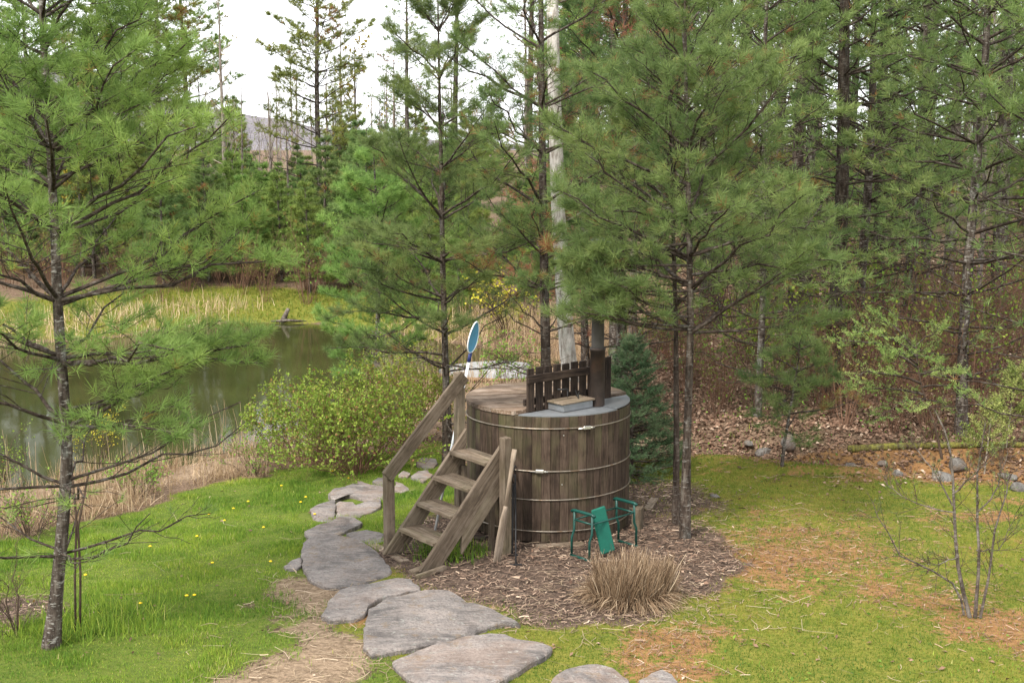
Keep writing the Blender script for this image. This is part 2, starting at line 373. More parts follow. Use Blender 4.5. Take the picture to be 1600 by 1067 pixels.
# ------------------------------------------------------------------ the ground
def graded(parts):
    out = []
    for a, b, s in parts: out += list(np.arange(a, b-1e-6, s))
    return np.array(out+[parts[-1][1]])
gx = np.concatenate([[-600, -300, -150, -90], graded([(-60, -20, 2.), (-20, -7.5, .35), (-7.5, 7.5, .075), (7.5, 14, .25), (14, 60, 1.5)]), [90, 150, 300, 600]])
gy = np.concatenate([[-60, -20, 0, 4], graded([(6, 8.5, .3), (8.5, 18.5, .075), (18.5, 26, .2), (26, 45, .5), (45, 100, 2.5)]), [130, 180, 260, 400, 700, 1200]])
GX, GY = np.meshgrid(gx, gy)
def zones(x, y):
    n = fbm(x*1.1, y*1.1, 21)-.5; n2 = fbm(x*3.3, y*3.3, 5)-.5; nn = n+.5*n2
    d = pond_d(x, y)
    path = np.interp(y, [8, 9.5, 10.5, 11.5, 12.3, 13.5, 14.8, 16, 17.5, 20], [-.6, -.9, -1.4, -1.55, -1.3, -.9, -.7, -.5, -.6, -1.0])
    rt = np.hypot((x-.55)/1.0, (y-12.45)/1.05)
    mulch = sstep(2.05, 1.55, rt+nn*.7)
    mulch = np.maximum(mulch, .8*sstep(1.4, .7, np.hypot((x-1.3)/1.1, (y-14.4)/1.1)+nn*.8))
    mulch = np.maximum(mulch, sstep(.9, .3, np.hypot((x+4.75)/1.1, (y-10.9)/.8)+nn*.8)*.9)
    left = sstep(.15, -.15, x-path+nn*.5)
    yl = np.interp(x, [-12, -9, -6.5, -5.0, -4.05, -3.2, -1.6, -.5], [9, 11, 12.8, 14.9, 17.3, 17.9, 18.9, 19.3])
    lawn = left*sstep(.25, -.35, y-yl+nn*1.3)
    lawn = np.maximum(lawn, sstep(.3, .0, np.abs(x+.95)-.42+nn*.3)*sstep(.4, 0, np.abs(y-12.75)-.35)*.9)
    bx = np.interp(y, [8, 9, 10, 11, 11.7], [-2.0, -1.75, -1.55, -1.75, -1.75]); bare = sstep(.72, .22, np.abs(x-bx)+nn*.95)*sstep(12.0, 11.4, y)
    lawn = lawn*(1-np.clip(bare, 0, 1))*(1-mulch)
    right = 1-left
    moss = right*(1-mulch)*sstep(.1, .75, ditch_d(x, y)+nn*.5-.15)*sstep(.25, -.35, y+nn*1.8-np.interp(x, [p[0] for p in DITCH], [p[1] for p in DITCH]))*sstep(19, 17, y)*sstep(1.2, 1.6, d)
    needle = .8*sstep(1.9, .2, np.hypot((x-2.6)/1.45, (y-12.2)/1.2)+nn*1.3)
    needle = np.maximum(needle, sstep(1.0, .2, np.hypot((x-4.2)/.9, (y-10.1)/.7)+nn*1.2)*.8)
    needle = np.maximum(needle, .75*sstep(.5, .85, fbm(x*.8+3, y*.8, 44)+n2*.6)*right)
    far = sstep(-.1, .3, d)*sstep(5.6, 3.6, d+nn)*sstep(31, 33.5, y)*sstep(1.5, -1, x)
    moss = np.maximum(moss, far)
    dry = np.maximum(.75*sstep(2.5, 1.2, d+nn*2)*sstep(-.5, .2, d)*(y < 30), np.clip(bare, 0, 1))*(1-far)
    needle = np.maximum(needle, .8*sstep(1.5, .1, ditch_d(x, y)+nn*2.2))
    needle = needle*sstep(17.2, 16.6, y)*right
    return dict(z_lawn=lawn, z_moss=moss, z_mulch=mulch, z_needle=needle, z_dry=dry)
acc = Acc(); GZ = height(GX, GY); ny, nx = GX.shape
gi = np.arange(ny*nx).reshape(ny, nx)
acc.add(np.stack([GX, GY, GZ], -1), np.stack([gi[:-1, :-1], gi[:-1, 1:], gi[1:, 1:], gi[1:, :-1]], -1).reshape(-1, 4))
gme = acc.mesh('ground', True)
for k, v in zones(GX, GY).items():
    a = gme.attributes.new(k, 'FLOAT', 'POINT'); a.data.foreach_set('value', v.astype(np.float32).ravel())
g = mobj('ground', gme, M['ground']); tag(g, 'sloping ground of lawn, moss, mulch and leaf litter', 'ground', kind='structure')
bm = bmesh.new(); pc = POND.mean(0)
pv = []
for i in range(len(POND)):
    p = POND[i]; dv = p-pc; dv = dv/np.linalg.norm(dv); pv.append(bm.verts.new((p[0]+dv[0]*.5, p[1]+dv[1]*.5, -.9)))
bm.faces.new(pv); bmesh.ops.triangulate(bm, faces=bm.faces[:])
wt = mobj('pond_water', bm_mesh(bm, 'pond_water'), M['water']); tag(wt, 'dark olive still pond reflecting the woods', 'pond', kind='structure')
hx = np.linspace(-900, 900, 160); hy = np.linspace(520, 1250, 60); HX, HY = np.meshgrid(hx, hy)
ridge = np.interp(HX, [-900, -400, -330, -215, -150, -100, 0, 900], [95, 84, 68, 34, 25, 14, 10, 8])
HZ = ridge*1.0*np.exp(-((HY-900)/200)**2)*(1+.12*(fbm(HX*.02, HY*.02, 8)-.5))+6*(fbm(HX*.05, HY*.05, 2)-.5)-4
ha = Acc(); hi = np.arange(HX.size).reshape(HX.shape)
ha.add(np.stack([HX, HY, HZ], -1), np.stack([hi[:-1, :-1], hi[:-1, 1:], hi[1:, 1:], hi[1:, :-1]], -1).reshape(-1, 4))
tag(mobj('hill', ha.mesh('hill', True), M['hill']), 'distant grey ridge of leafless woods', 'hill', kind='structure')
#--PART2--
# ------------------------------------------------------------------ the tub
TC = Vector((.39, 13.5, 0)); TR, TH = .875, 1.32
tub = thing('hot_tub', 'round wooden stave hot tub with metal hoops and plank lid', 'hot tub', TC)
NST = 58; da = 2*math.pi/NST
bm = bmesh.new(); sec = []
for r_, fr in ((TR-.045, -.47), (TR-.004, -.492), (TR, -.46), (TR+.0015, 0), (TR, .46), (TR-.004, .492), (TR-.045, .47)):
    sec.append((r_*math.cos(fr*da), r_*math.sin(fr*da)))
lo = [bm.verts.new((x, y, .02)) for x, y in sec]; mi = [bm.verts.new((x, y, TH-.006)) for x, y in sec]
hi_ = [bm.verts.new((x*(.996 if x > TR-.02 else 1), y, TH)) for x, y in sec]
for A, B in ((lo, mi), (mi, hi_)):
    for k in range(len(sec)): bm.faces.new((A[k], A[(k+1) % 7], B[(k+1) % 7], B[k]))
bm.faces.new(hi_); bm.faces.new(lo[::-1])
stave = bm_mesh(bm, 'stave'); stave.materials.append(M['tub'])
rng = np.random.default_rng(4)
for k in range(NST): mobj('stave', stave, None, tub, (0, 0, rng.uniform(-.004, .004)), (0, 0, k*da))
for z in (1.20, .765, .46, .135):
    a = np.linspace(0, 2*math.pi, 73); tl = rng.uniform(-.006, .006, 2)
    P = np.stack([(TR+.008)*np.cos(a), (TR+.008)*np.sin(a), z+tl[0]*np.cos(a)+tl[1]*np.sin(a)], -1)
    ac = Acc(); tubes(ac, P, np.full(73, .0075), 6); mobj('hoop', ac.mesh('hoop', True), M['hoop'], tub)
def lug(px, py, z):
    v = at_z(px, py, z)-TC; an = math.atan2(v.y, v.x); t = Vector((-math.sin(an), math.cos(an), 0)); o = Vector((math.cos(an), math.sin(an), 0))
    c = o*(TR+.022)+Vector((0, 0, z))
    l = mobj('hoop_lug', box_mesh(.085, .026, .034, .006), M['lug'], tub, c, frame(t, (0, 0, 1)))
    rod('bolt', [(-.10, .004, -.006), (.085, .004, -.004)], .006, M['lug'], l)
    mobj('nut', box_mesh(.016, .02, .02, .004), M['lug'], l, (.055, .004, -.004))
lug(908, 664, 1.20); lug(845, 732, .765); lug(745, 812, .135)
mobj('tub_floor', None or (lambda b: (bmesh.ops.create_cone(b, cap_ends=True, segments=48, radius1=TR-.04, radius2=TR-.04, depth=.04), bm_mesh(b, 'floor'))[1])(bmesh.new()), M['guard'], tub, (0, 0, .1))
for k in range(4):
    board('support_beam', (-.7+abs(k-1.5)*.12, -.6+k*.4, .008), (.7-abs(k-1.5)*.12, -.6+k*.4, .008), .09, .05, M['guard'], tub)
for p in ((780, 828), (905, 838)):
    c = at_z(*p, .02)-TC; mobj('spigot', box_mesh(.02, .02, .02, .004), M['hoop'], tub, c)
for p in ((878, 677, 1.13), (880, 760, .62)):
    v = at_z(p[0], p[1], p[2])-TC; an = math.atan2(v.y, v.x)
    mobj('bung', box_mesh(.012, .012, .012, .003), M['lug'], tub, (TR*math.cos(an), TR*math.sin(an), p[2]))
# the chord that the guard stands on divides lid and stove deck
G0 = Vector((-.25, -.74, 0)); G1 = Vector((.68, .045, 0)); gd = (G1-G0).normalized(); gn = Vector((-gd.y, gd.x, 0))   # gn towards the lid
goff = gn.dot(G0)
def clip_poly(poly, n, c, keep_gt):
    out = []
    for i in range(len(poly)):
        a, b = poly[i], poly[(i+1) % len(poly)]
        sa = n[0]*a[0]+n[1]*a[1]-c; sb = n[0]*b[0]+n[1]*b[1]-c
        if not keep_gt: sa, sb = -sa, -sb
        if sa >= 0: out.append(a)
        if (sa >= 0) != (sb >= 0):
            t = sa/(sa-sb); out.append((a[0]+(b[0]-a[0])*t, a[1]+(b[1]-a[1])*t))
    return out
def slab_mesh(poly, z0, z1, name, bev=.004):
    bm = bmesh.new(); vs = [bm.verts.new((x, y, z0)) for x, y in poly]
    f = bm.faces.new(vs); r = bmesh.ops.extrude_face_region(bm, geom=[f])
    for v in r['geom']:
        if isinstance(v, bmesh.types.BMVert): v.co.z = z1
    bmesh.ops.recalc_face_normals(bm, faces=bm.faces[:])
    return bm_mesh(bm, name)
RL = TR+.012
circ = [(RL*math.cos(a), RL*math.sin(a)) for a in np.linspace(0, 2*math.pi, 96, endpoint=False)]
pd = Vector((.985, .17, 0)).normalized(); pn = Vector((-pd.y, pd.x, 0))          # lid planks run along pd
ang_p = math.atan2(pd.y, pd.x)
edges = np.linspace(-RL, RL, 11)
for i in range(10):
    pl = clip_poly(circ, gn, goff+.03, True)
    pl = clip_poly(pl, pn, edges[i]+.005, True)
    if len(pl) > 2: pl = clip_poly(pl, pn, edges[i+1]-.005, False)
    if len(pl) < 3: continue
    ca, sa = math.cos(-ang_p), math.sin(-ang_p)
    loc = [(x*ca-y*sa, x*sa+y*ca) for x, y in pl]
    cl = []
    for p in loc:
        if not cl or math.hypot(p[0]-cl[-1][0], p[1]-cl[-1][1]) > 1e-4: cl.append(p)
    mobj('lid_plank', slab_mesh(cl, TH+.006, TH+.046+rng.uniform(-.002, .003), 'lid_plank'), M['lid'], tub, (0, 0, 0), (0, 0, ang_p))
# stove deck of grey sheet metal, in two sheets
dk = clip_poly([(x*.985, y*.985) for x, y in circ], gn, goff-.005, False)
mid = Vector((.47, -.5, 0)); dn = gd
mobj('deck_sheet', slab_mesh(clip_poly(dk, dn, dn.dot(mid)+.16, False), TH+.002, TH+.014, 'deck_sheet'), M['zinc'], tub)
mobj('deck_sheet', slab_mesh(clip_poly(dk, dn, dn.dot(mid)+.13, True), TH+.016, TH+.024, 'deck_sheet'), M['zinc'], tub)
# slatted guard
gL = (G1-G0).length; NS = 10; gz0, gz1 = TH+.016, TH+.47
grd = mobj('guard_rail', box_mesh(gL*.84, .03, .085, .004), M['guard'], tub, G0+gd*gL*.415-gn*.03+Vector((0, 0, gz1-.11)), frame(gd, (0, 0, 1)))
for i in range(NS):
    c = G0+gd*(gL*(i+.5)/NS)
    board('guard_slat', (c.x, c.y, gz0), (c.x, c.y, gz1+rng.uniform(-.006, .006)), .088, .028, M['guard'], tub, up=gn)
board('guard_back_rail', G0+gn*.03+Vector((0, 0, gz0+.1)), G1+gn*.03+Vector((0, 0, gz0+.1)), .03, .07, M['guard'], tub)
# stove hatch
hc = at_z(890, 637, TH+.02)-TC; hc.z = 0; hd = gd
hatch = mobj('stove_box', box_mesh(.42, .26, .075, .006), M['zinc'], tub, (hc.x, hc.y, TH+.055), frame(hd, (0, 0, 1)))
mobj('hatch_board', box_mesh(.46, .14, .02, .004), M['stair'], hatch, (0, -.071, .049)); mobj('hatch_board', box_mesh(.46, .14, .02, .004), M['stair'], hatch, (0, .072, .049))
rod('poker_handle', [(-.03, .0, .06), (-.03, 0, .16), (-.035, 0, .165), (-.15, .02, .172)], .010, M['iron'], hatch)
rod('poker_handle', [(.09, -.03, .06), (.10, -.03, .12), (.22, .04, .075)], .006, M['iron'], hatch)
rod('poker_handle', [(.07, -.06, .062), (.10, .02, .13), (.15, .06, .062)], .006, M['iron'], hatch)
# flue
fc = at_z(933, 633, TH+.02)-TC
def lathe(name, prof, c, m, parent, S=24):
    ac = Acc(); P = np.array([[c.x, c.y, z] for r_, z in prof]); 
    a = np.arange(S)*2*math.pi/S
    ring = np.stack([np.stack([c.x+r_*np.cos(a), c.y+r_*np.sin(a), np.full(S, z)], -1) for r_, z in prof])
    idx = np.arange(len(prof)*S).reshape(len(prof), S); A, B = idx[:-1], idx[1:]
    q = np.stack([A, np.roll(A, -1, 1), np.roll(B, -1, 1), B], -1).reshape(-1, 4)
    ac.add(ring, q); me = ac.mesh(name, True); return mobj(name, me, m, parent)
flue = lathe('flue_pipe', [(.078, TH+.02), (.078, TH+.6), (.083, TH+.601), (.083, TH+.63), (.07, TH+.632)], fc, M['rust_pipe'], tub)
lathe('upper_flue_pipe', [(.066, TH+.632), (.066, TH+1.05), (.071, TH+1.052), (.071, TH+1.09), (.066, TH+1.092), (.066, TH+1.62)], fc, M['grey_pipe'], tub)
lathe('flue_cap', [(.02, TH+1.60), (.02, TH+1.70), (.13, TH+1.70), (.135, TH+1.715), (.05, TH+1.77), (.005, TH+1.78)], fc, M['zinc'], tub)

# ------------------------------------------------------------------ the steps
S0 = Vector((-1.165, 12.37, 0)); td = Vector((.60, -.80, 0)); sd_ = Vector((.80, .60, 0)); WID = .66
st = thing('wooden_steps', 'weathered wooden steps with a handrail against the tub', 'steps', S0)
rise, run = .233, .205; sl_ = math.atan2(rise, run); sv = (sd_*math.cos(sl_)+Vector((0, 0, math.sin(sl_)))); su = sv.cross(td).normalized()
if su.z < 0: su = -su
def stringer(name, off, l0, l1, wd=.19, drop=0., th=.04):
    """a sloped board with its foot cut level and its head cut plumb"""
    n = td; top = [(0, 0)]
    x0 = -.10; 
    # outline in the (run, z) plane
    k = rise/run; c = math.hypot(1, k)*wd
    zt = lambda x: .175+k*x-drop; zb = lambda x: zt(x)-c
    xb = (0.0-.175+drop+c)/k; xt = (-.175+drop)/k
    if l0 is None:
        xs0 = max(xt, -.25); poly = [(xs0+(.0), 0.0), (xb, 0.0), (l1, zb(l1)), (l1, zt(l1)), (xs0+.03, zt(xs0+.03))]
    else: poly = [(l0, zb(l0)), (l1, zb(l1)), (l1, zt(l1)), (l0, zt(l0))]
    bm = bmesh.new()
    # local X along the slope for the grain
    R = frame(sv, td)
    A = [bm.verts.new(R.transposed() @ (sd_*x+Vector((0, 0, z))+td*(off-th/2))) for x, z in poly]
    B = [bm.verts.new(R.transposed() @ (sd_*x+Vector((0, 0, z))+td*(off+th/2))) for x, z in poly]
    bm.faces.new(A); bm.faces.new(B[::-1])
    for i in range(len(A)): bm.faces.new((A[i], B[i], B[(i+1) % len(A)], A[(i+1) % len(A)]))
    bmesh.ops.recalc_face_normals(bm, faces=bm.faces[:]); bmesh.ops.bevel(bm, geom=bm.edges[:], offset=.004, segments=1, affect='EDGES')
    return mobj(name, bm_mesh(bm, name), M['stair'], st, (0, 0, 0), R)
stringer('stringer', 0, None, .86); stringer('stringer', WID, None, .87)
stringer('brace_board', WID+.001, .34, .86, wd=.14, drop=.27, th=.036)
for k in range(4):
    z = rise*(k+1)+.012; x0 = .02+run*k
    for j in range(3):
        xc = x0+.045+j*.087
        c0 = sd_*xc+td*.022+Vector((0, 0, z-.018+rng.uniform(-.002, .002))); c1 = sd_*xc+td*(WID-.022)+Vector((0, 0, z-.018))
        board('tread_board', c0, c1, .083, .036, M['stair'], st)
    board('tread_cleat', sd_*(x0+.03)+td*.036+Vector((0, 0, z-.06)), sd_*(x0+.24)+td*.036+Vector((0, 0, z-.06)), .03, .045, M['stair'], st)
    board('tread_cleat', sd_*(x0+.03)+td*(WID-.036)+Vector((0, 0, z-.06)), sd_*(x0+.24)+td*(WID-.036)+Vector((0, 0, z-.06)), .03, .045, M['stair'], st)
def post(name, base, z1, wy=.09, z0=0.):
    return board(name, (base.x, base.y, z0), (base.x, base.y, z1), wy, wy, M['stair'], st, up=td, bev=.006)
b0 = -td*.068+sd_*(-.03); b1 = -td*.068+sd_*.83; b2 = td*(WID+.066)+sd_*.83
post('handrail_post', b0, .80); post('handrail_post', b1, 1.73); post('side_post', b2, 1.19)
post('back_leg', td*.06+sd_*.80, .78, .05); post('back_leg', td*(WID-.1)+sd_*.78, .75, .05)
board('handrail', b0-sd_*.06+Vector((0, 0, .78))+td*.064, b1+sd_*.02+Vector((0, 0, 1.70))+td*.064, .036, .14, M['stair'], st, up=(0, 0, 1))
for k, (q, z) in enumerate(((b0, .74), (b0, .68), (b1, 1.66), (b1, 1.60))):
    c = q+td*.083+Vector((0, 0, z)); mobj('screw', box_mesh(.008, .006, .008, .002), M['iron'], st, c)

# ------------------------------------------------------------------ things about the tub
def local(pts, base): return [Vector(p)-base for p in pts]
# pool skimmer leaning on the upper post
kb = spot(679, 833); kt = at_y(735.5, 561, S0.y+b1.y-.02)
kt = Vector((S0.x+b1.x+.105, kt.y, kt.z))
sk = thing('pool_skimmer', 'blue pool skimmer net on a white pole behind the handrail', 'pool net', kb)
dv = (kt-kb); rod('pole', [(0, 0, 0), dv], .014, M['white'], sk, 10); u = dv.normalized()
rod('grip', [dv-u*.03, dv+u*.07], .019, M['navy'], sk, 10)
fr_n = Vector((.90, -.42, .0)).normalized(); fr_s = u.cross(fr_n).normalized(); hc0 = dv+u*.23
ring = []
for a in np.linspace(0, 2*math.pi, 33): ring.append(hc0+u*(-.165*math.cos(a))+fr_s*(.105*math.sin(a)*(1+.15*math.cos(a))))
rod('net_frame', ring, .0065, M['white'], sk, 8)
bm = bmesh.new(); cv = bm.verts.new(hc0-fr_n*.01); prev = None; rings = []
for f, dp in ((.98, 0), (.75, .006), (.4, .009)):
    rings.append([bm.verts.new(hc0+(p-hc0)*f-fr_n*dp) for p in ring[:-1]])
for A, B in zip(rings[:-1], rings[1:]):
    for i in range(32): bm.faces.new((A[i], A[(i+1) % 32], B[(i+1) % 32], B[i]))
for i in range(32): bm.faces.new((rings[-1][i], rings[-1][(i+1) % 32], cv))
mobj('net', bm_mesh(bm, 'net', True), M['net'], sk)
# wooden oar
ob = spot(776, 879); ot = Vector((S0.x+b2.x+.09, S0.y+b2.y-.085, 1.09))
oar = thing('oar', 'weathered wooden oar standing blade down beside the steps post', 'oar', ob)
dv = ot-ob; R = frame(dv, (.75, -.66, 0)); L = dv.length
def blade_mesh(secs):
    bm = bmesh.new(); rs = []
    for x, hy_, hz_ in secs:
        rs.append([bm.verts.new((x, hy_*math.copysign(abs(math.cos(a))**.7, math.cos(a)), hz_*math.sin(a))) for a in np.linspace(0, 2*math.pi, 10, endpoint=False)])
    for A, B in zip(rs[:-1], rs[1:]):
        for i in range(10): bm.faces.new((A[i], A[(i+1) % 10], B[(i+1) % 10], B[i]))
    bm.faces.new(rs[0][::-1]); bm.faces.new(rs[-1]); return bm_mesh(bm, 'b', True)
mobj('blade', blade_mesh([(0, .052, .006), (.01, .058, .009), (.25, .062, .011), (.42, .050, .014), (.52, .026, .018), (.56, .021, .019)]), M['oar'], oar, (0, 0, 0), R)
mobj('shaft', blade_mesh([(.558, .020, .018), (.9, .021, .020), (L-.12, .020, .020), (L-.11, .025, .024), (L, .024, .023)]), M['oar'], oar, (0, 0, 0), R)
# fire irons
def against(px, py, z, r_=TR+.03):
    v = at_z(px, py, z)-TC; an = math.atan2(v.y, v.x); return TC+Vector((r_*math.cos(an), r_*math.sin(an), z))
for i, (bp, tp, z, lab) in enumerate((((806, 883), (803, 742), .72, 'long black iron poker leaning on the tub beside the oar'), ((800, 868), (794, 760), .62, 'shorter black iron rake leaning on the tub behind the poker'))):
    b_ = spot(*bp); t_ = against(*tp, z)
    ir = thing('fire_iron', lab, 'poker', b_, 'fire irons'); dv = t_-b_
    rod('shaft', [(0, 0, .005), dv*.5, dv], .009, M['iron'], ir); 
    rod('hook', [dv, dv+Vector((-.012, -.01, .06)), dv+Vector((.0, -.012, .10)), dv+Vector((.012, -.012, .07))], .007, M['iron'], ir)
    board('foot', (-.06, -.01, .008), (.06, .01, .008), .03, .012, M['iron'], ir)
# garden kneeler
kp = [spot(917, 881), spot(897, 866), spot(968, 843), spot(992, 858)]
kb = (kp[0]+kp[1]+kp[2]+kp[3])/4; kb.z = 0
kn = thing('garden_kneeler', 'green garden kneeler bench standing in front of the tub', 'kneeler', kb)
ex = ((kp[3]-kp[0])+(kp[2]-kp[1])); ex.z = 0; lx = ex.length/2; ex.normalize(); ey = Vector((-ex.y, ex.x, 0)); dy = .24
def kp_(x, y, z): return ex*x+ey*y+Vector((0, 0, z))
for s in (-1, 1):
    X = s*lx/2
    fp = [kp_(X, -dy/2, .012), kp_(X-s*.0, -dy/2, .20), kp_(X-s*.035, -dy/2, .27), kp_(X-s*.035, -dy/2, .46)]
    bp = [kp_(X, dy/2, .012), kp_(X, dy/2, .20), kp_(X-s*.035, dy/2, .27), kp_(X-s*.035, dy/2, .46)]
    rod('leg', fp, .012, M['green_metal'], kn); rod('leg', bp, .012, M['green_metal'], kn)
    rod('foot_bar', [kp_(X, -dy/2-.02, .013), kp_(X, dy/2+.02, .013)], .014, M['green_metal'], kn)
    rod('handle', [kp_(X-s*.035, -dy/2-.035, .452), kp_(X-s*.035, -dy/2, .465), kp_(X-s*.035, dy/2, .465), kp_(X-s*.035, dy/2+.035, .452)], .017, M['green_metal'], kn)
    rod('cross_bar', [kp_(X-s*.035, -dy/2, .37), kp_(X-s*.035, dy/2, .37)], .010, M['green_metal'], kn)
for y in (-dy/2, dy/2): rod('seat_rail', [kp_(-lx/2+.035, y, .37), kp_(lx/2-.035, y, .37)], .009, M['green_metal'], kn)
p0 = kp_(-lx*.16, -dy/2-.035, .05); p1 = kp_(-lx*.24, -dy/2+.06, .50)
pad = mobj('pad', box_mesh(.46, .16, .03, .012), M['green_pad'], kn, (p0+p1)/2, frame(p1-p0, -ey-ex*.3))
# loose wood
def scrap(name, px0, px1, wy, wz, lab, m='stair', dz=0., cat='board', group=None):
    a, b = spot(*px0), spot(*px1); c = (a+b)/2
    o = board(name, a-c, b-c, wy, wz, M[m]); o.location = c+Vector((0, 0, wz/2+dz-.004)); return tag(o, lab, cat, group)
scrap('wood_offcut', (643, 897), (688, 881), .09, .04, 'short square offcut of lumber lying before the right stair foot')
scrap('wood_offcut', (651, 905), (696, 889), .045, .045, 'narrow offcut beside the square lumber at the stair foot')
scrap('board', (577, 849), (633, 878), .10, .022, 'thin pale board lying under the left stair foot', 'oar')
scrap('board', (838, 855), (912, 851), .12, .025, 'flat pale board half under the front of the tub', 'stair')
scrap('board', (1012, 795), (1023, 779), .09, .02, 'small split board lying on mulch right of tub', 'oar')
scrap('board', (702, 838), (760, 845), .12, .04, 'dark board lying under the steps', 'guard')  # in the same dark wood as the guard
bl = spot(996, 826); o = board('wood_block', (0, 0, 0), (0, 0, .24), .12, .10, M['stair'], None, up=(1, -.4, 0)); o.location = bl+Vector((0, 0, .115))
tag(o, 'upright mossy wood block at the right foot of the tub', 'block')
# upturned boat at the pond edge
bc = Vector((-.62, 26.0, hz(-.62, 26.0))); bo = thing('overturned_boat', 'pale upturned rowboat lying at the pond edge behind the tub', 'boat', bc, rz=math.radians(-8))
bm = bmesh.new(); rs = []
for x, hw, hh in ((-.9, .03, .16), (-.72, .22, .24), (-.3, .42, .31), (.3, .5, .34), (.8, .48, .32), (1.0, .40, .30)):
    rs.append([bm.verts.new((x, y, z)) for y, z in ((-hw, 0.1), (-hw*.92, hh*.62), (-hw*.72, hh), (0, hh*1.12), (hw*.72, hh), (hw*.92, hh*.62), (hw, .1))])
for A, B in zip(rs[:-1], rs[1:]):
    for i in range(6): bm.faces.new((A[i], B[i], B[i+1], A[i+1]))
bm.faces.new(rs[0]); bm.faces.new(rs[-1][::-1]); bmesh.ops.recalc_face_normals(bm, faces=bm.faces[:])
mobj('hull', bm_mesh(bm, 'hull'), M['boat'], bo)
for s in (-1, 1): rod('gunwale', [(-.92, s*.03, .08), (-.72, s*.23, .08), (-.3, s*.43, .08), (.3, s*.51, .08), (.8, s*.49, .08), (1.0, s*.41, .08)], .045, M['hullside'], bo, 6)

# ------------------------------------------------------------------ flagstones
def z5(l): return [(400+x/2.9075, 700+y/2.9075) for x, y in l]
def z7(l): return [(460+x/5.333, 660+y/5.333) for x, y in l]
STONES = [
 ('broad rust-tinged flagstone at the foot of the steps', z5([(207, 495), (215, 460), (260, 437), (330, 428), (420, 428), (500, 440), (545, 470), (575, 500), (620, 550), (600, 570), (550, 585), (500, 602), (420, 625), (330, 632), (270, 612), (235, 590), (213, 545)]), .10),
 ('smooth blue-grey flagstone next to the rust-tinged one', z5([(300, 765), (330, 710), (380, 655), (440, 635), (520, 618), (640, 594), (700, 602), (738, 628), (742, 650), (650, 668), (560, 690), (512, 722), (500, 755), (440, 778), (330, 782)]), .08),
 ('largest pale flagstone with a dandelion at its edge', z5([(487, 880), (500, 810), (512, 735), (590, 688), (740, 657), (810, 650), (880, 658), (938, 685), (960, 702), (1060, 730), (1130, 762), (1205, 802), (1100, 802), (1010, 830), (968, 858), (880, 880), (800, 893), (720, 912), (610, 930), (530, 940), (492, 908)]), .09),
 ('long grey flagstone lying beyond the largest pale one', z5([(617, 970), (700, 942), (800, 905), (950, 867), (1060, 856), (1130, 854), (1190, 882), (1280, 892), (1350, 915), (1320, 945), (1230, 990), (1160, 1040), (1080, 1090), (900, 1110), (760, 1085), (690, 1050), (640, 1000)]), .10),
 ('rounded flagstone on the moss near the last path stone', [(862, 1066), (880, 1050), (905, 1043), (932, 1040), (958, 1047), (980, 1063), (990, 1085), (960, 1105), (890, 1105), (860, 1085)], .09),
 ('small flagstone ending the row on the moss', [(998, 1066), (1018, 1055), (1034, 1050), (1048, 1058), (1058, 1070), (1050, 1095), (1010, 1095)], .08),
 ('dark flagstone strewn with needles behind the lower post', z7([(80, 930), (180, 880), (290, 850), (390, 812), (500, 815), (572, 845), (500, 880), (380, 925), (300, 985), (180, 998)]), .07),
 ('flat brown flagstone next to the cracked one', z7([(130, 735), (230, 692), (335, 664), (346, 700), (340, 750), (325, 808), (250, 815), (160, 790)]), .06),
 ('cracked flagstone with dark hollows', z7([(358, 690), (480, 684), (510, 700), (600, 672), (720, 655), (722, 700), (640, 735), (500, 788), (400, 808), (350, 790)]), .06),
 ('wide purple-grey flagstone behind the cracked one', z7([(280, 622), (330, 582), (420, 562), (540, 507), (640, 530), (740, 540), (760, 590), (740, 640), (600, 662), (560, 634), (480, 614), (390, 622), (345, 652)]), .07),
 ('sliver of flagstone in grass by lower handrail end', z7([(650, 492), (700, 470), (760, 468), (790, 500), (735, 522), (690, 520)]), .05),
 ('flagstone in the grass seen through the upper step gap', z7([(1015, 345), (1070, 320), (1180, 318), (1200, 340), (1160, 370), (1080, 385)]), .07),
 ('grey flagstone in the grass left of the third tread', z7([(975, 455), (1030, 422), (1110, 410), (1150, 440), (1080, 490), (1010, 475)]), .07),
 ('faint flagstone sunk in the grass beyond the handrail', z7([(860, 442), (900, 415), (970, 420), (950, 445), (890, 452)]), .05),
 ('pale flagstone sunk in grass under the handrail', z7([(845, 505), (900, 515), (960, 550), (900, 572), (830, 562)]), .05),
 ('low flagstone between the lower post and dark flagstone', z7([(430, 960), (600, 912), (720, 902), (800, 930), (740, 970), (640, 1000), (490, 990)]), .05),
 ('small edge stone in the lawn by the rust-tinged flagstone', z5([(128, 535), (165, 510), (203, 500), (208, 530), (180, 545), (140, 548)]), .05)]
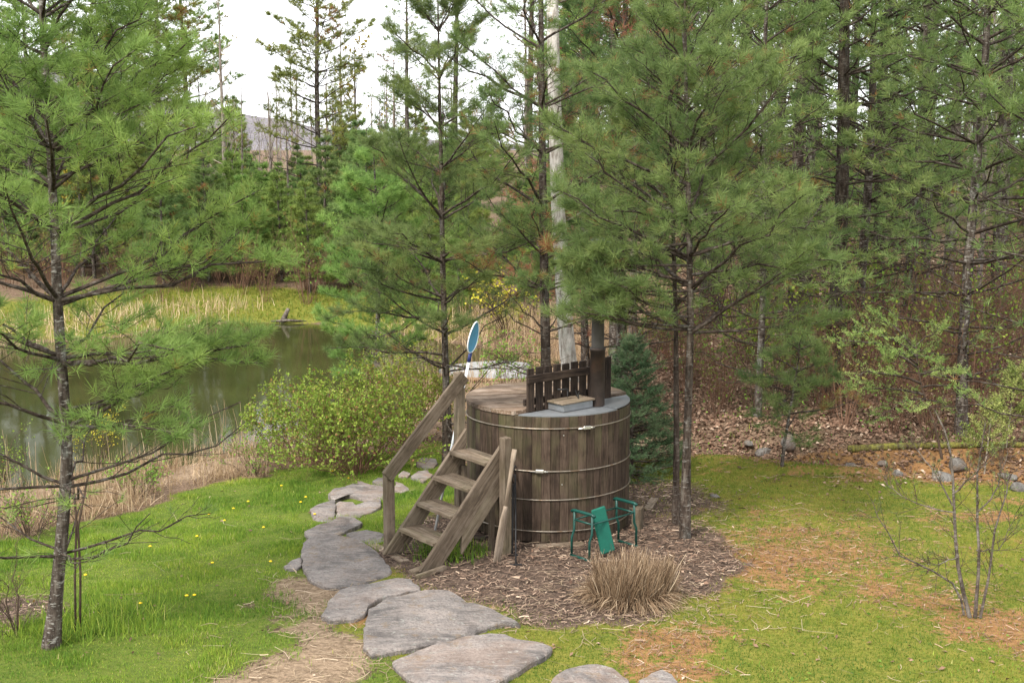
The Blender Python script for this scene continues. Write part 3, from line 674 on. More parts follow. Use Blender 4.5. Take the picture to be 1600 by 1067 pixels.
for i, (lab, pts, th) in enumerate(STONES):
    r2 = np.random.default_rng(100+i); W = [spot(px, py, .03) for px, py in pts]; c = sum(W, Vector())/len(W)
    L_ = [(p.x-c.x, p.y-c.y) for p in W]
    fine = []
    for k in range(len(L_)):
        a, b = np.array(L_[k]), np.array(L_[(k+1) % len(L_)]); l = np.linalg.norm(b-a); m_ = max(1, int(l/.06))
        for j in range(m_):
            q = a+(b-a)*j/m_; fine.append(q+r2.normal(0, .006, 2))
    n = len(fine); F = np.array(fine); bm = bmesh.new()
    zb = np.array([hz(c.x+p[0], c.y+p[1]) for p in F[::4]]).mean()
    wob = (fbm(np.arange(n)*.45, np.zeros(n), i)-.5)
    tilt = r2.normal(0, .012, 2)
    top0 = .022+.035*(th/.1)
    def zt(p): return top0+tilt[0]*p[0]+tilt[1]*p[1]+.03*(float(fbm(np.array([p[0]*3+i*7]), np.array([p[1]*3]), i)[0])-.5)
    rings_ = []
    for f, dz in ((1.0, -th-.03), (1.01, -.018), (.992, -.005), (.975, .0), (.82, .004), (.6, .006), (.35, .006)):
        rings_.append([bm.verts.new((p[0]*f*(1+.02*wob[k]*(dz < -.001)), p[1]*f, zt(p*f)+dz+(.006*wob[k] if dz > -.02 else 0))) for k, p in enumerate(F)])
    cv = bm.verts.new((0, 0, zt(np.zeros(2))+.006))
    for A, B in zip(rings_[:-1], rings_[1:]):
        for k in range(n): bm.faces.new((A[k], A[(k+1) % n], B[(k+1) % n], B[k]))
    for k in range(n): bm.faces.new((rings_[-1][k], rings_[-1][(k+1) % n], cv))
    bmesh.ops.recalc_face_normals(bm, faces=bm.faces[:])
    o = mobj('flagstone', bm_mesh(bm, 'flagstone'), M['slab'], None, (c.x, c.y, zb)); tag(o, lab, 'flagstone', 'stepping stones of the path')
# rocks by the stream
def rock(px, py, sx, sy, sz, lab, seed):
    r2 = np.random.default_rng(seed); bm = bmesh.new(); bmesh.ops.create_icosphere(bm, subdivisions=3, radius=1)
    pl = [(norm(r2.normal(size=3)), r2.uniform(.6, .9)) for k in range(9)]
    for v in bm.verts:
        p = np.array(v.co)
        for n_, d_ in pl:
            e = p.dot(n_)-d_
            if e > 0: p = p-n_*e*.85
        v.co = Vector((p[0]*sx*.8, p[1]*sy*.8, p[2]*sz*.75))
    sx, sy, sz = sx*.8, sy*.8, sz*.75
    p = spot(px, py); o = mobj('rock', bm_mesh(bm, 'rock', True), M['rock'], None, (p.x, p.y, p.z+sz*.1), (0, 0, r2.uniform(0, 6))); tag(o, lab, 'rock', 'rocks along the stream')
for i, a in enumerate([(1196, 708, .20, .14, .10, 'smooth pale rock beside the moss and the sapling stem'), (1232, 692, .16, .12, .17, 'grey rock standing behind the leaning sapling'),
        (1470, 748, .26, .2, .14, 'broad grey rock behind the bare shrub'), (1496, 730, .2, .16, .16, 'russet rock in the stream bank behind the bare shrub'), (1402, 742, .12, .1, .09, 'squat rock at the moss edge left of bare shrub'), (1590, 765, .16, .12, .11, 'rock in moss right of the bare shrub'),
        (1170, 693, .10, .08, .06, 'small stone in the stream near the pale rock'), (1330, 728, .12, .1, .06, 'small pale stone among leaves in stream bed'), (1380, 725, .1, .1, .06, 'second pale stone among leaves in stream bed'), (1118, 776, .11, .07, .04, 'flat stone sunk in the moss by two pine trunks'), (1575, 745, .2, .15, .06, 'flat grey slab lying in the stream bank')]): rock(*a, 300+i)
def log(name, px, radius, lab, m, cat='log', dz=0, seed=0):
    pts = [spot(*p) for p in px]; b = pts[0].copy(); r2 = np.random.default_rng(seed)
    P = np.array([list(p-b+Vector((0, 0, radius*.6+dz))) for p in pts]); t = np.linspace(0, 1, 12); tp = np.linspace(0, 1, len(P))
    Q = np.stack([np.interp(t, tp, P[:, k]) for k in range(3)], -1)+r2.normal(0, radius*.12, (12, 3)); ac = Acc()
    tubes(ac, Q, radius*(1-.35*t)*(1+r2.normal(0, .06, 12)), 10, cap=True)
    o = mobj(name, ac.mesh(name, True), m, None, b); return tag(o, lab, cat)
mossy = bark('mossy_bark', (.05, .035, .022), (.12, .11, .03), (.2, .19, .04), .1)
log('fallen_log', [(1325, 706), (1420, 700), (1560, 698), (1640, 700)], .055, 'moss covered fallen log along the stream bank', mossy, seed=1)
log('fallen_log', [(1395, 478), (1440, 470), (1490, 462)], .06, 'pale fallen log lying far back in the woods', M['twig_pale'], seed=2)
ds = spot(440, 503); ac = Acc(); tubes(ac, np.array([[0, 0, -.05], [.08, 0, .12], [.2, .02, .38]]), np.array([.09, .075, .05]), 8, cap=True)
tubes(ac, np.array([[-.3, 0, .02], [.2, -.1, .06], [.7, 0, .02]]), np.array([.02, .04, .02]), 7, cap=True)
tag(mobj('driftwood_stump', ac.mesh('stump', True), M['bark_shrub'], None, ds), 'pale driftwood stump at the far edge of the pond', 'stump')
#--PART3--
# ------------------------------------------------------------------ vegetation generators
def poly_at(P, t):
    K = P.shape[1]; f = np.clip(t, 0, .9999)*(K-1); i = np.floor(f).astype(int); w_ = (f-i)[..., None]
    n = np.arange(len(P)); n = n.reshape((-1,)+(1,)*(t.ndim-1)); a = P[n, i]; b = P[n, i+1]
    return a*(1-w_)+b*w_, norm(b-a)
def curve(pos, d, L, K, up=0., jit=0., rng=None):
    s = np.linspace(0, 1, K)[None, :, None]
    P = pos[:, None]+d[:, None]*L[:, None, None]*s
    P = P+np.array([0, 0, 1.])*(L[:, None, None]*s*s*(np.asarray(up).reshape(-1, 1, 1)))
    if jit: P = P+rng.normal(0, 1, P.shape)*(L[:, None, None]*jit*s)
    return P
def planar_children(rng, P, n, t0, t1, ang, lean=.12):
    N = len(P); t = np.linspace(t0, t1, n)[None]+rng.uniform(-.5, .5, (N, n))*(t1-t0)/n
    pos, T = poly_at(P, t); up = np.array([0, 0, 1.])
    side = np.where((np.arange(n)[None]+rng.integers(0, 2, (N, 1))) % 2, 1., -1.)[..., None]
    pr = norm(np.cross(T, np.broadcast_to(up, T.shape)))*side
    an = rng.normal(ang, .17, (N, n))[..., None]
    d = norm(T*np.cos(an)+pr*np.sin(an)+up*rng.normal(lean, .16, (N, n))[..., None])
    return pos.reshape(-1, 3), d.reshape(-1, 3), t.reshape(-1), np.repeat(np.arange(N), n)
def radial_children(rng, P, n, t0, t1, ang, lean=0.):
    N = len(P); t = np.linspace(t0, t1, n)[None]+rng.uniform(-.5, .5, (N, n))*(t1-t0)/n
    pos, T = poly_at(P, t); r_ = rng.normal(size=T.shape); pr = norm(r_-T*(r_*T).sum(-1, keepdims=True))
    an = rng.normal(ang, .2, (N, n))[..., None]
    d = norm(T*np.cos(an)+pr*np.sin(an)+np.array([0, 0, 1.])*lean)
    return pos.reshape(-1, 3), d.reshape(-1, 3), t.reshape(-1), np.repeat(np.arange(N), n)
def tuft_templates(rng, n, ln, wd, V=10, spread=(.35, 1.35), shaft=.07):
    out = []
    for v in range(V):
        s = rng.uniform(-shaft, .01, n); th = rng.uniform(spread[0], spread[1], n)*np.where(s > -.02, .8, 1); az = rng.uniform(0, 2*math.pi, n)
        d = np.stack([np.cos(th), np.sin(th)*np.cos(az), np.sin(th)*np.sin(az)], -1)
        b = np.stack([s, 0*s, 0*s], -1); sd = norm(np.cross(d, rng.normal(size=d.shape)))*wd/2
        l = (ln*rng.uniform(.75, 1.15, n))[:, None]
        out.append(np.stack([b+d*.006-sd, b+d*.006+sd, b+d*l], 1))
    return np.array(out)                                  # V, n, 3, 3
def add_tufts(acc, rng, pos, d, tpl, tint, scale=1.):
    N = len(pos); V, n = tpl.shape[:2]
    if N == 0: return
    r_ = rng.normal(size=(N, 3)); u = norm(np.cross(d, r_)); v = np.cross(d, u); B = np.stack([d, u, v], 1)      # rows
    T = tpl[rng.integers(0, V, N)]*(np.asarray(scale)*rng.uniform(.8, 1.15, N))[:, None, None, None]
    W = np.einsum('nkvi,nij->nkvj', T, B)+pos[:, None, None]
    tn = np.clip(tint[:, None]+rng.normal(0, .07, (N, n)), 0, 1)
    acc.add(W.reshape(-1, 3), None, np.arange(N*n*3).reshape(-1, 3), np.repeat(tn.reshape(-1), 3))
def make_pine(rng, trunk, rad, whorls, Lf, tpl, ns=13, nt=5, dead_below=0, thin=1., elev=(8, 38), rust=.03, near=True, kill=None, per=(4, 7), base_tint=.42, dense=1., force=(), bend=.10):
    """trunk: (K,3) local polyline; whorls: z list; Lf(z): branch length. returns trunk mesh, list of branch meshes, crown mesh"""
    K = len(trunk); tr = Acc(); tubes(tr, trunk, rad, 12 if near else 7)
    fl = trunk[0]-np.array([0, 0, .05])
    nb = []; zt = trunk[:, 2]; H = zt[-1]
    for z in whorls:
        c = np.array([np.interp(z, zt, trunk[:, k]) for k in range(3)])
        n = rng.integers(*per); a0 = rng.uniform(0, 6.28)
        for k in range(n):
            az = a0+k*2*math.pi/n+rng.normal(0, .22); f = np.clip(z/H, 0, 1)
            e = math.radians(elev[0]+(elev[1]-elev[0])*f+rng.normal(0, 6)); L = Lf(z)*rng.uniform(.72, 1.12)
            if L < .08: continue
            nb.append((c+np.array([0, 0, rng.uniform(-.05, .05)]), np.array([math.cos(az)*math.cos(e), math.sin(az)*math.cos(e), math.sin(e)]), L, z < dead_below))
    for z, az, L, e in force:
        nb.append((np.array([np.interp(z, zt, trunk[:, k]) for k in range(3)]), np.array([math.cos(az)*math.cos(e), math.sin(az)*math.cos(e), math.sin(e)]), L, False))
    pos = np.array([b[0] for b in nb]); d = np.array([b[1] for b in nb]); L = np.array([b[2] for b in nb]); dead = np.array([b[3] for b in nb])
    B = curve(pos, d, L, 7, rng.normal(bend, .1, len(nb)), .035, rng)
    r0 = .006+.0085*L; r0 = np.where(dead, r0*.8, r0)
    Bm = np.linspace(1, .25, 7)[None]*r0[:, None]
    sp, sdir, stt, sb = planar_children(rng, B, ns, .26, .98, .85)
    keep = rng.uniform(0, 1, len(sp)) < np.clip(L[sb]/max(L.max(), .01)*1.25+.12, 0, 1)*np.where(dead[sb], .45, 1.)
    sp, sdir, stt, sb = sp[keep], sdir[keep], stt[keep], sb[keep]
    SL = (L[sb]*.50*(1-stt)**.75+.07)*rng.uniform(.7, 1.2, len(sb))
    Sx = curve(sp, sdir, SL, 4, .10, .04, rng)
    tp, tdir, ttt, ts = planar_children(rng, Sx, nt, .3, .95, .75, .18)
    TL = (.05+.28*SL[ts]*(1-ttt))*rng.uniform(.7, 1.2, len(ts)); tb = sb[ts]
    keep = rng.uniform(0, 1, len(ts)) < np.where(dead[tb], .4, np.clip(SL[ts]/.28+.25, 0, 1)); tp, tdir, TL, tb = tp[keep], tdir[keep], TL[keep], tb[keep]
    Tx = curve(tp, tdir, TL, 2)
    S_R = (.0022+.004*SL)[:, None]*np.linspace(1, .5, 4)[None]
    branches = []
    def wood_of(sel_b, sel_s, sel_t):
        ac = Acc(); tubes(ac, B[sel_b], Bm[sel_b], 6 if near else 4)
        tubes(ac, Sx[sel_s], S_R[sel_s], 4 if near else 3)
        if near: tubes(ac, Tx[sel_t], np.broadcast_to(np.array([.002, .0013]), (int(np.sum(sel_t)), 2)), 3)
        return ac
    if near:
        for b in range(len(nb)): branches.append(wood_of(np.arange(len(nb)) == b, sb == b, tb == b))
    else: branches.append(wood_of(np.ones(len(nb), bool), np.ones(len(sb), bool), np.ones(len(tb), bool)))
    cr = Acc()
    bt = rng.normal(base_tint, .13, len(nb))
    rusty = rng.uniform(0, 1, len(nb)) < rust
    def put(pos, d, br, outer):
        ok = (~dead[br]) & (rng.uniform(0, 1, len(br)) < thin*outer)
        dl = dead[br] & (rng.uniform(0, 1, len(br)) < .10); ok = ok | dl
        if kill is not None: ok &= ~kill(pos)
        pos, d, br = pos[ok], d[ok], br[ok]
        tn = np.clip(bt[br]+rng.normal(0, .12, len(br)), .02, .88); rs = rusty[br] & (rng.uniform(0, 1, len(br)) < .6); rs |= rng.uniform(0, 1, len(br)) < rust*.3
        tn = np.where(rs, .98, tn)
        add_tufts(cr, rng, pos, norm(d+np.array([0, 0, .25])), tpl, tn)
    put(B[:, -1], norm(B[:, -1]-B[:, -2]), np.arange(len(nb)), 1.)
    put(Sx[:, -1], norm(Sx[:, -1]-Sx[:, -2]), sb, 1.); put(Tx[:, -1], tdir, tb, 1.)
    if dense > 1: put(Sx[:, 1], norm(Sx[:, 1]-Sx[:, 0]), sb, (dense-1.)*.6)
    if dense > 1: put(Sx[:, 2], norm(Sx[:, 2]-Sx[:, 1]), sb, dense-1.)
    return tr, branches, cr
def plant_pine(label, group, base, parts, m_needle, m_bark='bark', near=True, name='pine_tree'):
    tr, br, cr = parts; t = thing(name, label, 'pine tree', base, group)
    mobj('trunk', tr.mesh('trunk', True), M[m_bark], t)
    for b in br: mobj('branch' if near else 'limbs', b.mesh('branch', True), M['bark_dark'], t)
    if not near: t.children[-1]['kind'] = 'stuff'
    c = mobj('crown', cr.mesh('crown'), M[m_needle], t); c['kind'] = 'stuff'
    return t
rng = np.random.default_rng(11)
TPL_N = tuft_templates(rng, 25, .115, .0054); TPL_M = tuft_templates(rng, 14, .135, .0105); TPL_F = tuft_templates(rng, 13, .17, .018, spread=(.3, 1.4))
def px_trunk(base, pxs, top, r0, r1, flare=1.6):
    pts = [np.array([0, 0, -.08])]+[np.array(at_y(px, py, base.y)-base) for px, py in pxs]; last = pts[-1]
    for k in range(1, 5): pts.append(last+(np.array([last[0]*1.05, .0, top])-last)*k/4)
    P = np.array(pts); z = P[:, 2]; f = np.clip(z/top, 0, 1); R = r0*(1-f)**.8+r1; R = R*(1+(flare-1)*np.exp(-np.clip(z, 0, 9)/.12))
    # finer
    zz = np.linspace(z[0], z[-1], 40); Q = np.stack([np.interp(zz, z, P[:, k]) for k in range(3)], -1); R = np.interp(zz, z, R)*(1+rng.normal(0, .025, 40))
    for k in range(1, 39): Q[k, :2] = (Q[k-1, :2]+2*Q[k, :2]+Q[k+1, :2])/4
    return Q, R
def zpx(py, base): return float(at_y(800, py, base.y).z-base.z)
# --- the four pines round the tub
b1_ = spot(78, 1010); T, R = px_trunk(b1_, [(88, 930), (100, 800), (106, 700), (98, 590), (90, 480), (86, 370), (79, 240), (70, 100), (65, 0)], 7.4, .050, .004)
wh = [zpx(p, b1_) for p in (868, 757, 660, 560, 470, 365, 290, 228, 165, 90, 20, -50, -130, -210, -290)]
p = make_pine(rng, T, R, wh, lambda z: np.interp(z, [0, 1.2, 2.6, 3.6, 4.4, 5.2, 6.2, 7.4], [.9, 1.4, 1.65, 1.45, 1.15, .8, .5, .1]), TPL_N, ns=14, nt=5, dead_below=zpx(740, b1_), elev=(4, 42), rust=.02, dense=1.1, thin=.8, force=[(zpx(665, b1_), .05, 1.35, .3), (zpx(640, b1_), -.4, 1.2, .2), (zpx(470, b1_), .0, 1.75, .16), (zpx(465, b1_), .35, 1.6, .3), (zpx(365, b1_), -.15, 1.6, .42), (zpx(240, b1_), .1, 1.25, .45), (zpx(560, b1_), .15, 1.5, .1), (zpx(185, b1_), 0., .8, .95), (zpx(190, b1_), 3.0, 1.0, .8), (zpx(470, b1_), 3.1, 1.5, .3)])
plant_pine('tall pine with pale-banded trunk on the lawn at the pond side', 'pines around the tub', b1_, p, 'needle_warm')
b2_ = spot(700, 722); T, R = px_trunk(b2_, [(697, 600), (692, 420), (689, 250), (685, 60)], 6.6, .052, .004)
wh = [zpx(p, b2_) for p in (655, 575, 520, 470, 405, 340, 265, 200, 120, 45, -30, -100, -170)]
p = make_pine(rng, T, R, wh, lambda z: np.interp(z, [0, 1.5, 2.6, 4.2, 5.5, 6.6], [.9, 1.5, 1.75, 1.35, .9, .15]), TPL_N, ns=14, nt=5, dead_below=zpx(560, b2_), elev=(6, 50), rust=.07, dense=1.3, force=[(zpx(500, b2_), 3.1, 1.6, .1), (zpx(555, b2_), 3.3, 1.6, .16), (zpx(470, b2_), 3.6, 1.4, .2), (zpx(410, b2_), 2.9, 1.5, .35)])
plant_pine('slender young pine rising behind the handrail of the steps', 'pines around the tub', b2_, p, 'needle', 'bark_mid')
b3_ = Vector((.45, 17.2, hz(.45, 17.2))); T, R = px_trunk(b3_, [(853, 560), (850, 420), (847, 200), (845, 0)], 8.6, .072, .005)
wh = [zpx(p, b3_) for p in (590, 520, 455, 400, 320, 240, 165, 70, 0, -80, -160, -250, -340)]
p = make_pine(rng, T, R, wh, lambda z: np.interp(z, [0, 2, 3.4, 5.5, 7.2, 8.6], [.9, 1.3, 1.75, 1.5, 1., .15]), TPL_N, ns=12, nt=5, dead_below=zpx(480, b3_), elev=(6, 45), rust=.16, thin=.85)
plant_pine('dark trunked pine directly behind the slatted guard, some needles rusty', 'pines around the tub', b3_, p, 'needle', 'bark_dark')
b4_ = spot(1070, 841); T, R = px_trunk(b4_, [(1073, 700), (1079, 520), (1077, 370), (1072, 150), (1070, 0)], 5.9, .045, .004, 1.3)
wh = [zpx(p, b4_) for p in (515, 455, 400, 350, 290, 235, 170, 100, 40, -30, -90, -150, -200)]
p = make_pine(rng, T, R, wh, lambda z: np.interp(z, [0, 2.0, 2.7, 4, 5.2, 5.9], [1.1, 1.5, 1.75, 1.3, .7, .12]), TPL_N, ns=14, nt=5, dead_below=.5, elev=(4, 46), rust=.03, dense=1.1, per=(4, 7), thin=.74, force=[(zpx(515, b4_), 3.3, 1.45, .05), (zpx(510, b4_), 3.75, 1.5, .1), (zpx(470, b4_), 3.0, 1.5, .12), (zpx(520, b4_), -.1, 1.5, .0), (zpx(430, b4_), -.6, 1.5, .1), (zpx(440, b4_), 3.5, 1.4, .15), (zpx(400, b4_), .3, 1.5, .2), (zpx(495, b4_), 3.45, 1.3, .02), (zpx(455, b4_), 3.6, 1.35, .0), (zpx(415, b4_), 3.4, 1.3, .0), (zpx(380, b4_), 3.55, 1.3, -.02), (zpx(345, b4_), 3.3, 1.2, .05)])
plant_pine('full green pine with straight trunk just right of the tub', 'pines around the tub', b4_, p, 'needle', 'bark_mid')
b5_ = spot(1056, 818); T, R = px_trunk(b5_, [(1057, 700), (1056, 500), (1050, 300), (1046, 120)], 5.2, .032, .004, 1.3)
wh = [zpx(p, b5_) for p in (480, 400, 320, 240, 160, 90, 20)]
p = make_pine(rng, T, R, wh, lambda z: np.interp(z, [0, 2.2, 4, 5.2], [.7, 1.1, .8, .1]), TPL_N, ns=9, nt=4, dead_below=zpx(430, b5_), elev=(10, 45), rust=.03, thin=.8)
plant_pine('thin dark stemmed pine crowded against the full green pine', 'pines around the tub', b5_, p, 'needle', 'bark_dark')
# --- middle pines of the wood edge
def mid_pine(px, Y, top, r0, lab, seed, dead_px, Lmax, thin=1., mat='needle', mb='bark', rust=.03, lean=0., near=False, tpl=None, dens=1.5, elev=(2, 38)):
    r2 = np.random.default_rng(seed); x = (px-800)/FPX*Y*1.0; x = at_y(px, 560, Y).x; b = Vector((x, Y, hz(x, Y)))
    zz = np.linspace(-.1, top, 26); T = np.stack([lean*zz+.04*np.sin(zz*.9+seed), .03*np.sin(zz*.7), zz], -1)
    R = r0*(1-np.clip(zz/top, 0, 1))**.7+.006; R = R*(1+.5*np.exp(-np.clip(zz, 0, 9)/.2))
    dz = zpx(dead_px, b); wh = np.arange(.7, top-.1, .42)+r2.uniform(-.08, .08, len(np.arange(.7, top-.1, .42)))
    p = make_pine(r2, T, R, wh, lambda z: Lmax*np.interp(z/top, [0, .25, .55, .85, 1], [.7, 1, .9, .5, .06]), TPL_M if tpl is None else tpl, ns=11, nt=5, dead_below=dz, elev=elev, rust=rust, near=near, thin=thin, dense=dens)
    return plant_pine(lab, 'pines at the edge of the wood', b, p, mat, mb, near)
mid_pine(1509, 17.6, 9.5, .075, 'straight grey pine with lichen bands behind the hemlock sapling', 41, 430, 2.1, thin=.55)
mid_pine(1343, 21.5, 10, .085, 'grey pine between dark thick trunk and lichen banded pine', 42, 400, 2.1, thin=.45)
mid_pine(1302, 20.2, 12, .125, 'thick dark pine with broken dead limbs past the stream', 43, 120, 1.9, thin=.5, mb='bark_dark', rust=.1)
mid_pine(1185, 18.2, 8.0, .05, 'slim pine behind the full green pine, beyond the stream', 44, 470, 1.7, thin=.5)
mid_pine(968, 20.5, 9.0, .09, 'rust flecked pine behind the spruce and the flue', 45, 450, 1.9, rust=.2, mat='needle_rust')
mid_pine(912, 26, 8.5, .08, 'thin red flecked pine behind the pale dead trunk', 46, 480, 1.7, rust=.25, mat='needle_rust', thin=.7)
mid_pine(1690, 15.5, 8.5, .085, 'pine whose boughs hang in beyond the bare shrub', 47, 260, 2.0, thin=.6)
mid_pine(1420, 25, 11, .12, 'pine farther in the wood behind the hemlock sapling', 48, 330, 2.0, thin=.5)
mid_pine(590, 26, 5.4, .06, 'bushy young pine on the pond bank beyond the leafy shrub', 49, 700, 1.5, mat='needle_warm')
#--PART4--
# ------------------------------------------------------------------ more plants
def ribbons(acc, P, W, tint):
    """flat tapering blades along polylines P (N,K,3)"""
    N, K, _ = P.shape; T = norm(np.gradient(P, axis=1)); rr = rng.normal(size=(N, 1, 3)); sd = norm(np.cross(T, np.broadcast_to(rr, T.shape)))
    w_ = np.asarray(W)[:, None]*np.linspace(1, .35, K)[None]; A = P-sd*w_[..., None]/2; B = P+sd*w_[..., None]/2
    V_ = np.stack([A, B], 2).reshape(N, K*2, 3); i = np.arange(N)[:, None]*K*2+np.arange(K-1)[None]*2
    acc.add(V_, np.stack([i, i+1, i+3, i+2], -1).reshape(-1, 4), None, np.repeat(tint, K*2))
def leaves(acc, pos, d, size, tint, wide=.5):
    N = len(pos)
    if N == 0: return
    s = norm(np.cross(d, rng.normal(size=(N, 3)))); n_ = np.cross(d, s); L = np.asarray(size)[:, None]
    V_ = np.stack([pos, pos+d*L*.5+s*L*wide*.5+n_*L*.08, pos+d*L, pos+d*L*.5-s*L*wide*.5+n_*L*.08], 1)
    acc.add(V_, np.arange(N*4).reshape(-1, 4), None, np.repeat(tint, 4))
def make_bare(H, r0, n1=16, n2=6, n3=5, leaf=.0, lsize=.05, spread=.34, ang=.75, lo_=.25, S=7, wob=.012):
    zz = np.linspace(-.1, H, 14); T = np.stack([np.cumsum(rng.normal(0, wob*H/3, 14))*.5, np.cumsum(rng.normal(0, wob*H/3, 14))*.5, zz], -1); T[:, :2] -= T[1, :2]
    R = r0*(1-np.clip(zz/H, 0, 1))**.75+.006; R = R*(1+.5*np.exp(-np.clip(zz, 0, 9)/.2)); tr = Acc(); tubes(tr, T, R, S)
    wd = Acc(); p, d, t, i = radial_children(rng, T[None], n1, lo_, .97, ang, .35); L = H*spread*(1.05-.75*t)*rng.uniform(.6, 1.2, len(t))
    B = curve(p, d, L, 6, .14, .03, rng); tubes(wd, B, (.25*r0*(L/L.max()))[:, None]*np.linspace(1, .3, 6)[None]+.003, 4)
    p, d, t, i = radial_children(rng, B, n2, .25, .97, .7, .2); L2 = L[i]*.42*(1.1-.8*t)*rng.uniform(.6, 1.2, len(t))
    C_ = curve(p, d, L2, 4, .12, .04, rng); tubes(wd, C_, .0045*np.linspace(1, .5, 4)[None]*np.ones((len(C_), 1))*(H/8)**.5, 3)
    p, d, t, i = radial_children(rng, C_, n3, .25, 1, .6, .15); L3 = (L2[i]*.5*(1.1-.6*t)+.05)*rng.uniform(.6, 1.2, len(t))
    D = curve(p, d, L3, 2); tubes(wd, D, np.broadcast_to(np.array([.003, .0018])*(H/8)**.5, (len(D), 2)), 3)
    lf = Acc()
    if leaf:
        k = rng.uniform(0, 1, len(D)) < leaf; q = D[k]
        for f in (1., .5):
            pos = q[:, 0]*(1-f)+q[:, 1]*f
            leaves(lf, pos, norm(rng.normal(size=pos.shape)+np.array([0, 0, .6])), lsize*rng.uniform(.6, 1.3, len(pos)), np.clip(rng.normal(.5, .22, len(pos)), 0, 1), .6)
    return tr, wd, lf
def plant_bare(name, label, cat, base, parts, mt, mw, ml, group=None, rz=0, trunk='trunk'):
    tr, wd, lf = parts; t = thing(name, label, cat, base, group, rz)
    mobj(trunk, tr.mesh('trunk', True), M[mt], t); o = mobj('limbs', wd.mesh('limbs', True), M[mw], t); o['kind'] = 'stuff'
    if lf.n: c = mobj('crown', lf.mesh('crown'), M[ml], t); c['kind'] = 'stuff'
    return t
def make_shrub(n, H, spread, nc=9, nl=5, lsize=.03, lden=1., arch=-.35, r=.007, leaf_low=.15, ntw=4, tintm=.45):
    az = rng.uniform(0, 6.28, n); e = rng.uniform(.25, 1.25, n)**.8; rr_ = rng.uniform(0, .25, n)*spread
    pos = np.stack([np.cos(az)*rr_, np.sin(az)*rr_, np.full(n, -.03)], -1); hor = np.cos(e)*spread*1.15; d = np.stack([np.cos(az)*hor, np.sin(az)*hor, np.sin(e)*H*1.5], -1); L = np.linalg.norm(d, axis=1)*rng.uniform(.7, 1.05, n); d = norm(d)
    St = curve(pos, d, L, 7, arch, .04, rng); wd = Acc(); tubes(wd, St, r*rng.uniform(.6, 1.3, n)[:, None]*np.linspace(1, .3, 7)[None], 5)
    p, dd, t, i = radial_children(rng, St, nc, .25, 1, .75, .2); L2 = L[i]*.3*(1.1-.7*t)*rng.uniform(.5, 1.2, len(t)); C_ = curve(p, dd, L2, 3, .05, .06, rng)
    tubes(wd, C_, r*.35*np.linspace(1, .5, 3)[None]*np.ones((len(C_), 1)), 3)
    p, dd, t, i = radial_children(rng, C_, ntw, .2, 1, .8, .1); L3 = (.04+.4*L2[i])*rng.uniform(.5, 1.2, len(t)); D = curve(p, dd, L3, 2); tubes(wd, D, np.broadcast_to(np.array([r*.22, r*.15]), (len(D), 2)), 3)
    lf = Acc(); zr = np.clip((D[:, 1, 2]/H-leaf_low)/.5, 0, 1)
    for k in range(nl):
        ok = rng.uniform(0, 1, len(D)) < lden*zr; q = D[ok]; f = rng.uniform(.1, 1, (len(q), 1)); ps = q[:, 0]*(1-f)+q[:, 1]*f
        leaves(lf, ps, norm(rng.normal(size=ps.shape)+np.array([0, 0, .5])), lsize*rng.uniform(.5, 1.3, len(ps)), np.clip(rng.normal(tintm, .22, len(ps)), 0, 1), .6)
    return wd, lf
def plant_shrub(label, base, parts, mw, ml, group=None, name='shrub', cat='shrub'):
    wd, lf = parts; t = thing(name, label, cat, base, group); o = mobj('stems', wd.mesh('stems', True), M[mw], t); o['kind'] = 'stuff'
    if lf.n: c = mobj('foliage', lf.mesh('foliage'), M[ml], t); c['kind'] = 'stuff'
    return t
# pale trunk behind the dark pine
pb = Vector((.88, 19.3, hz(.88, 19.3))); zz = np.linspace(-.1, 9, 22); X = np.array([at_y(np.interp(zpy, [-300, 100, 300, 500, 620], [858, 866, 873, 886, 900]), zpy, 19.3).x for zpy in np.interp(zz, [0, 9], [640, -300])])-pb.x
tp = thing('dead_tree', 'pale smooth dead trunk behind the dark trunked pine', 'tree', pb); ac = Acc(); tubes(ac, np.stack([X, .03*np.sin(zz), zz], -1), .135*(1-.055*zz)*(1+rng.normal(0, .02, 22)), 14, cap=True)
mobj('trunk', ac.mesh('trunk', True), M['bark_pale'], tp)
for z_, az, L_ in ((3.2, .4, .5), (4.1, 3.0, .8), (5.0, 1.0, .6), (5.6, -2.6, .7), (6.4, .2, .9)):
    q = np.array([np.interp(z_, zz, X), 0, z_]); rod('branch', [q, q+np.array([math.cos(az)*L_*.5, math.sin(az)*L_*.5, L_*.2]), q+np.array([math.cos(az)*L_, math.sin(az)*L_, L_*.5])], .014, M['bark_grey'], tp, 5)
# spruce behind the tub
TPL_S = tuft_templates(rng, 30, .026, .0045, spread=(.5, 1.5), shaft=.10)
sb_ = Vector((1.5, 15.7, hz(1.5, 15.7))); zz = np.linspace(-.05, 1.75, 14); T = np.stack([0*zz, 0*zz, zz], -1); R = .03*(1-zz/1.85)+.003
p = make_pine(np.random.default_rng(70), T, R, np.arange(.08, 1.72, .085), lambda z: .80*(1-z/1.85)+.06, TPL_S, ns=9, nt=5, dead_below=0, elev=(-4, 30), rust=0, near=False, dense=2., per=(6, 9), base_tint=.5)
plant_pine('small dark blue-green spruce tucked behind the right side of tub', None, sb_, p, 'spruce', 'bark_dark', False, 'spruce_tree')
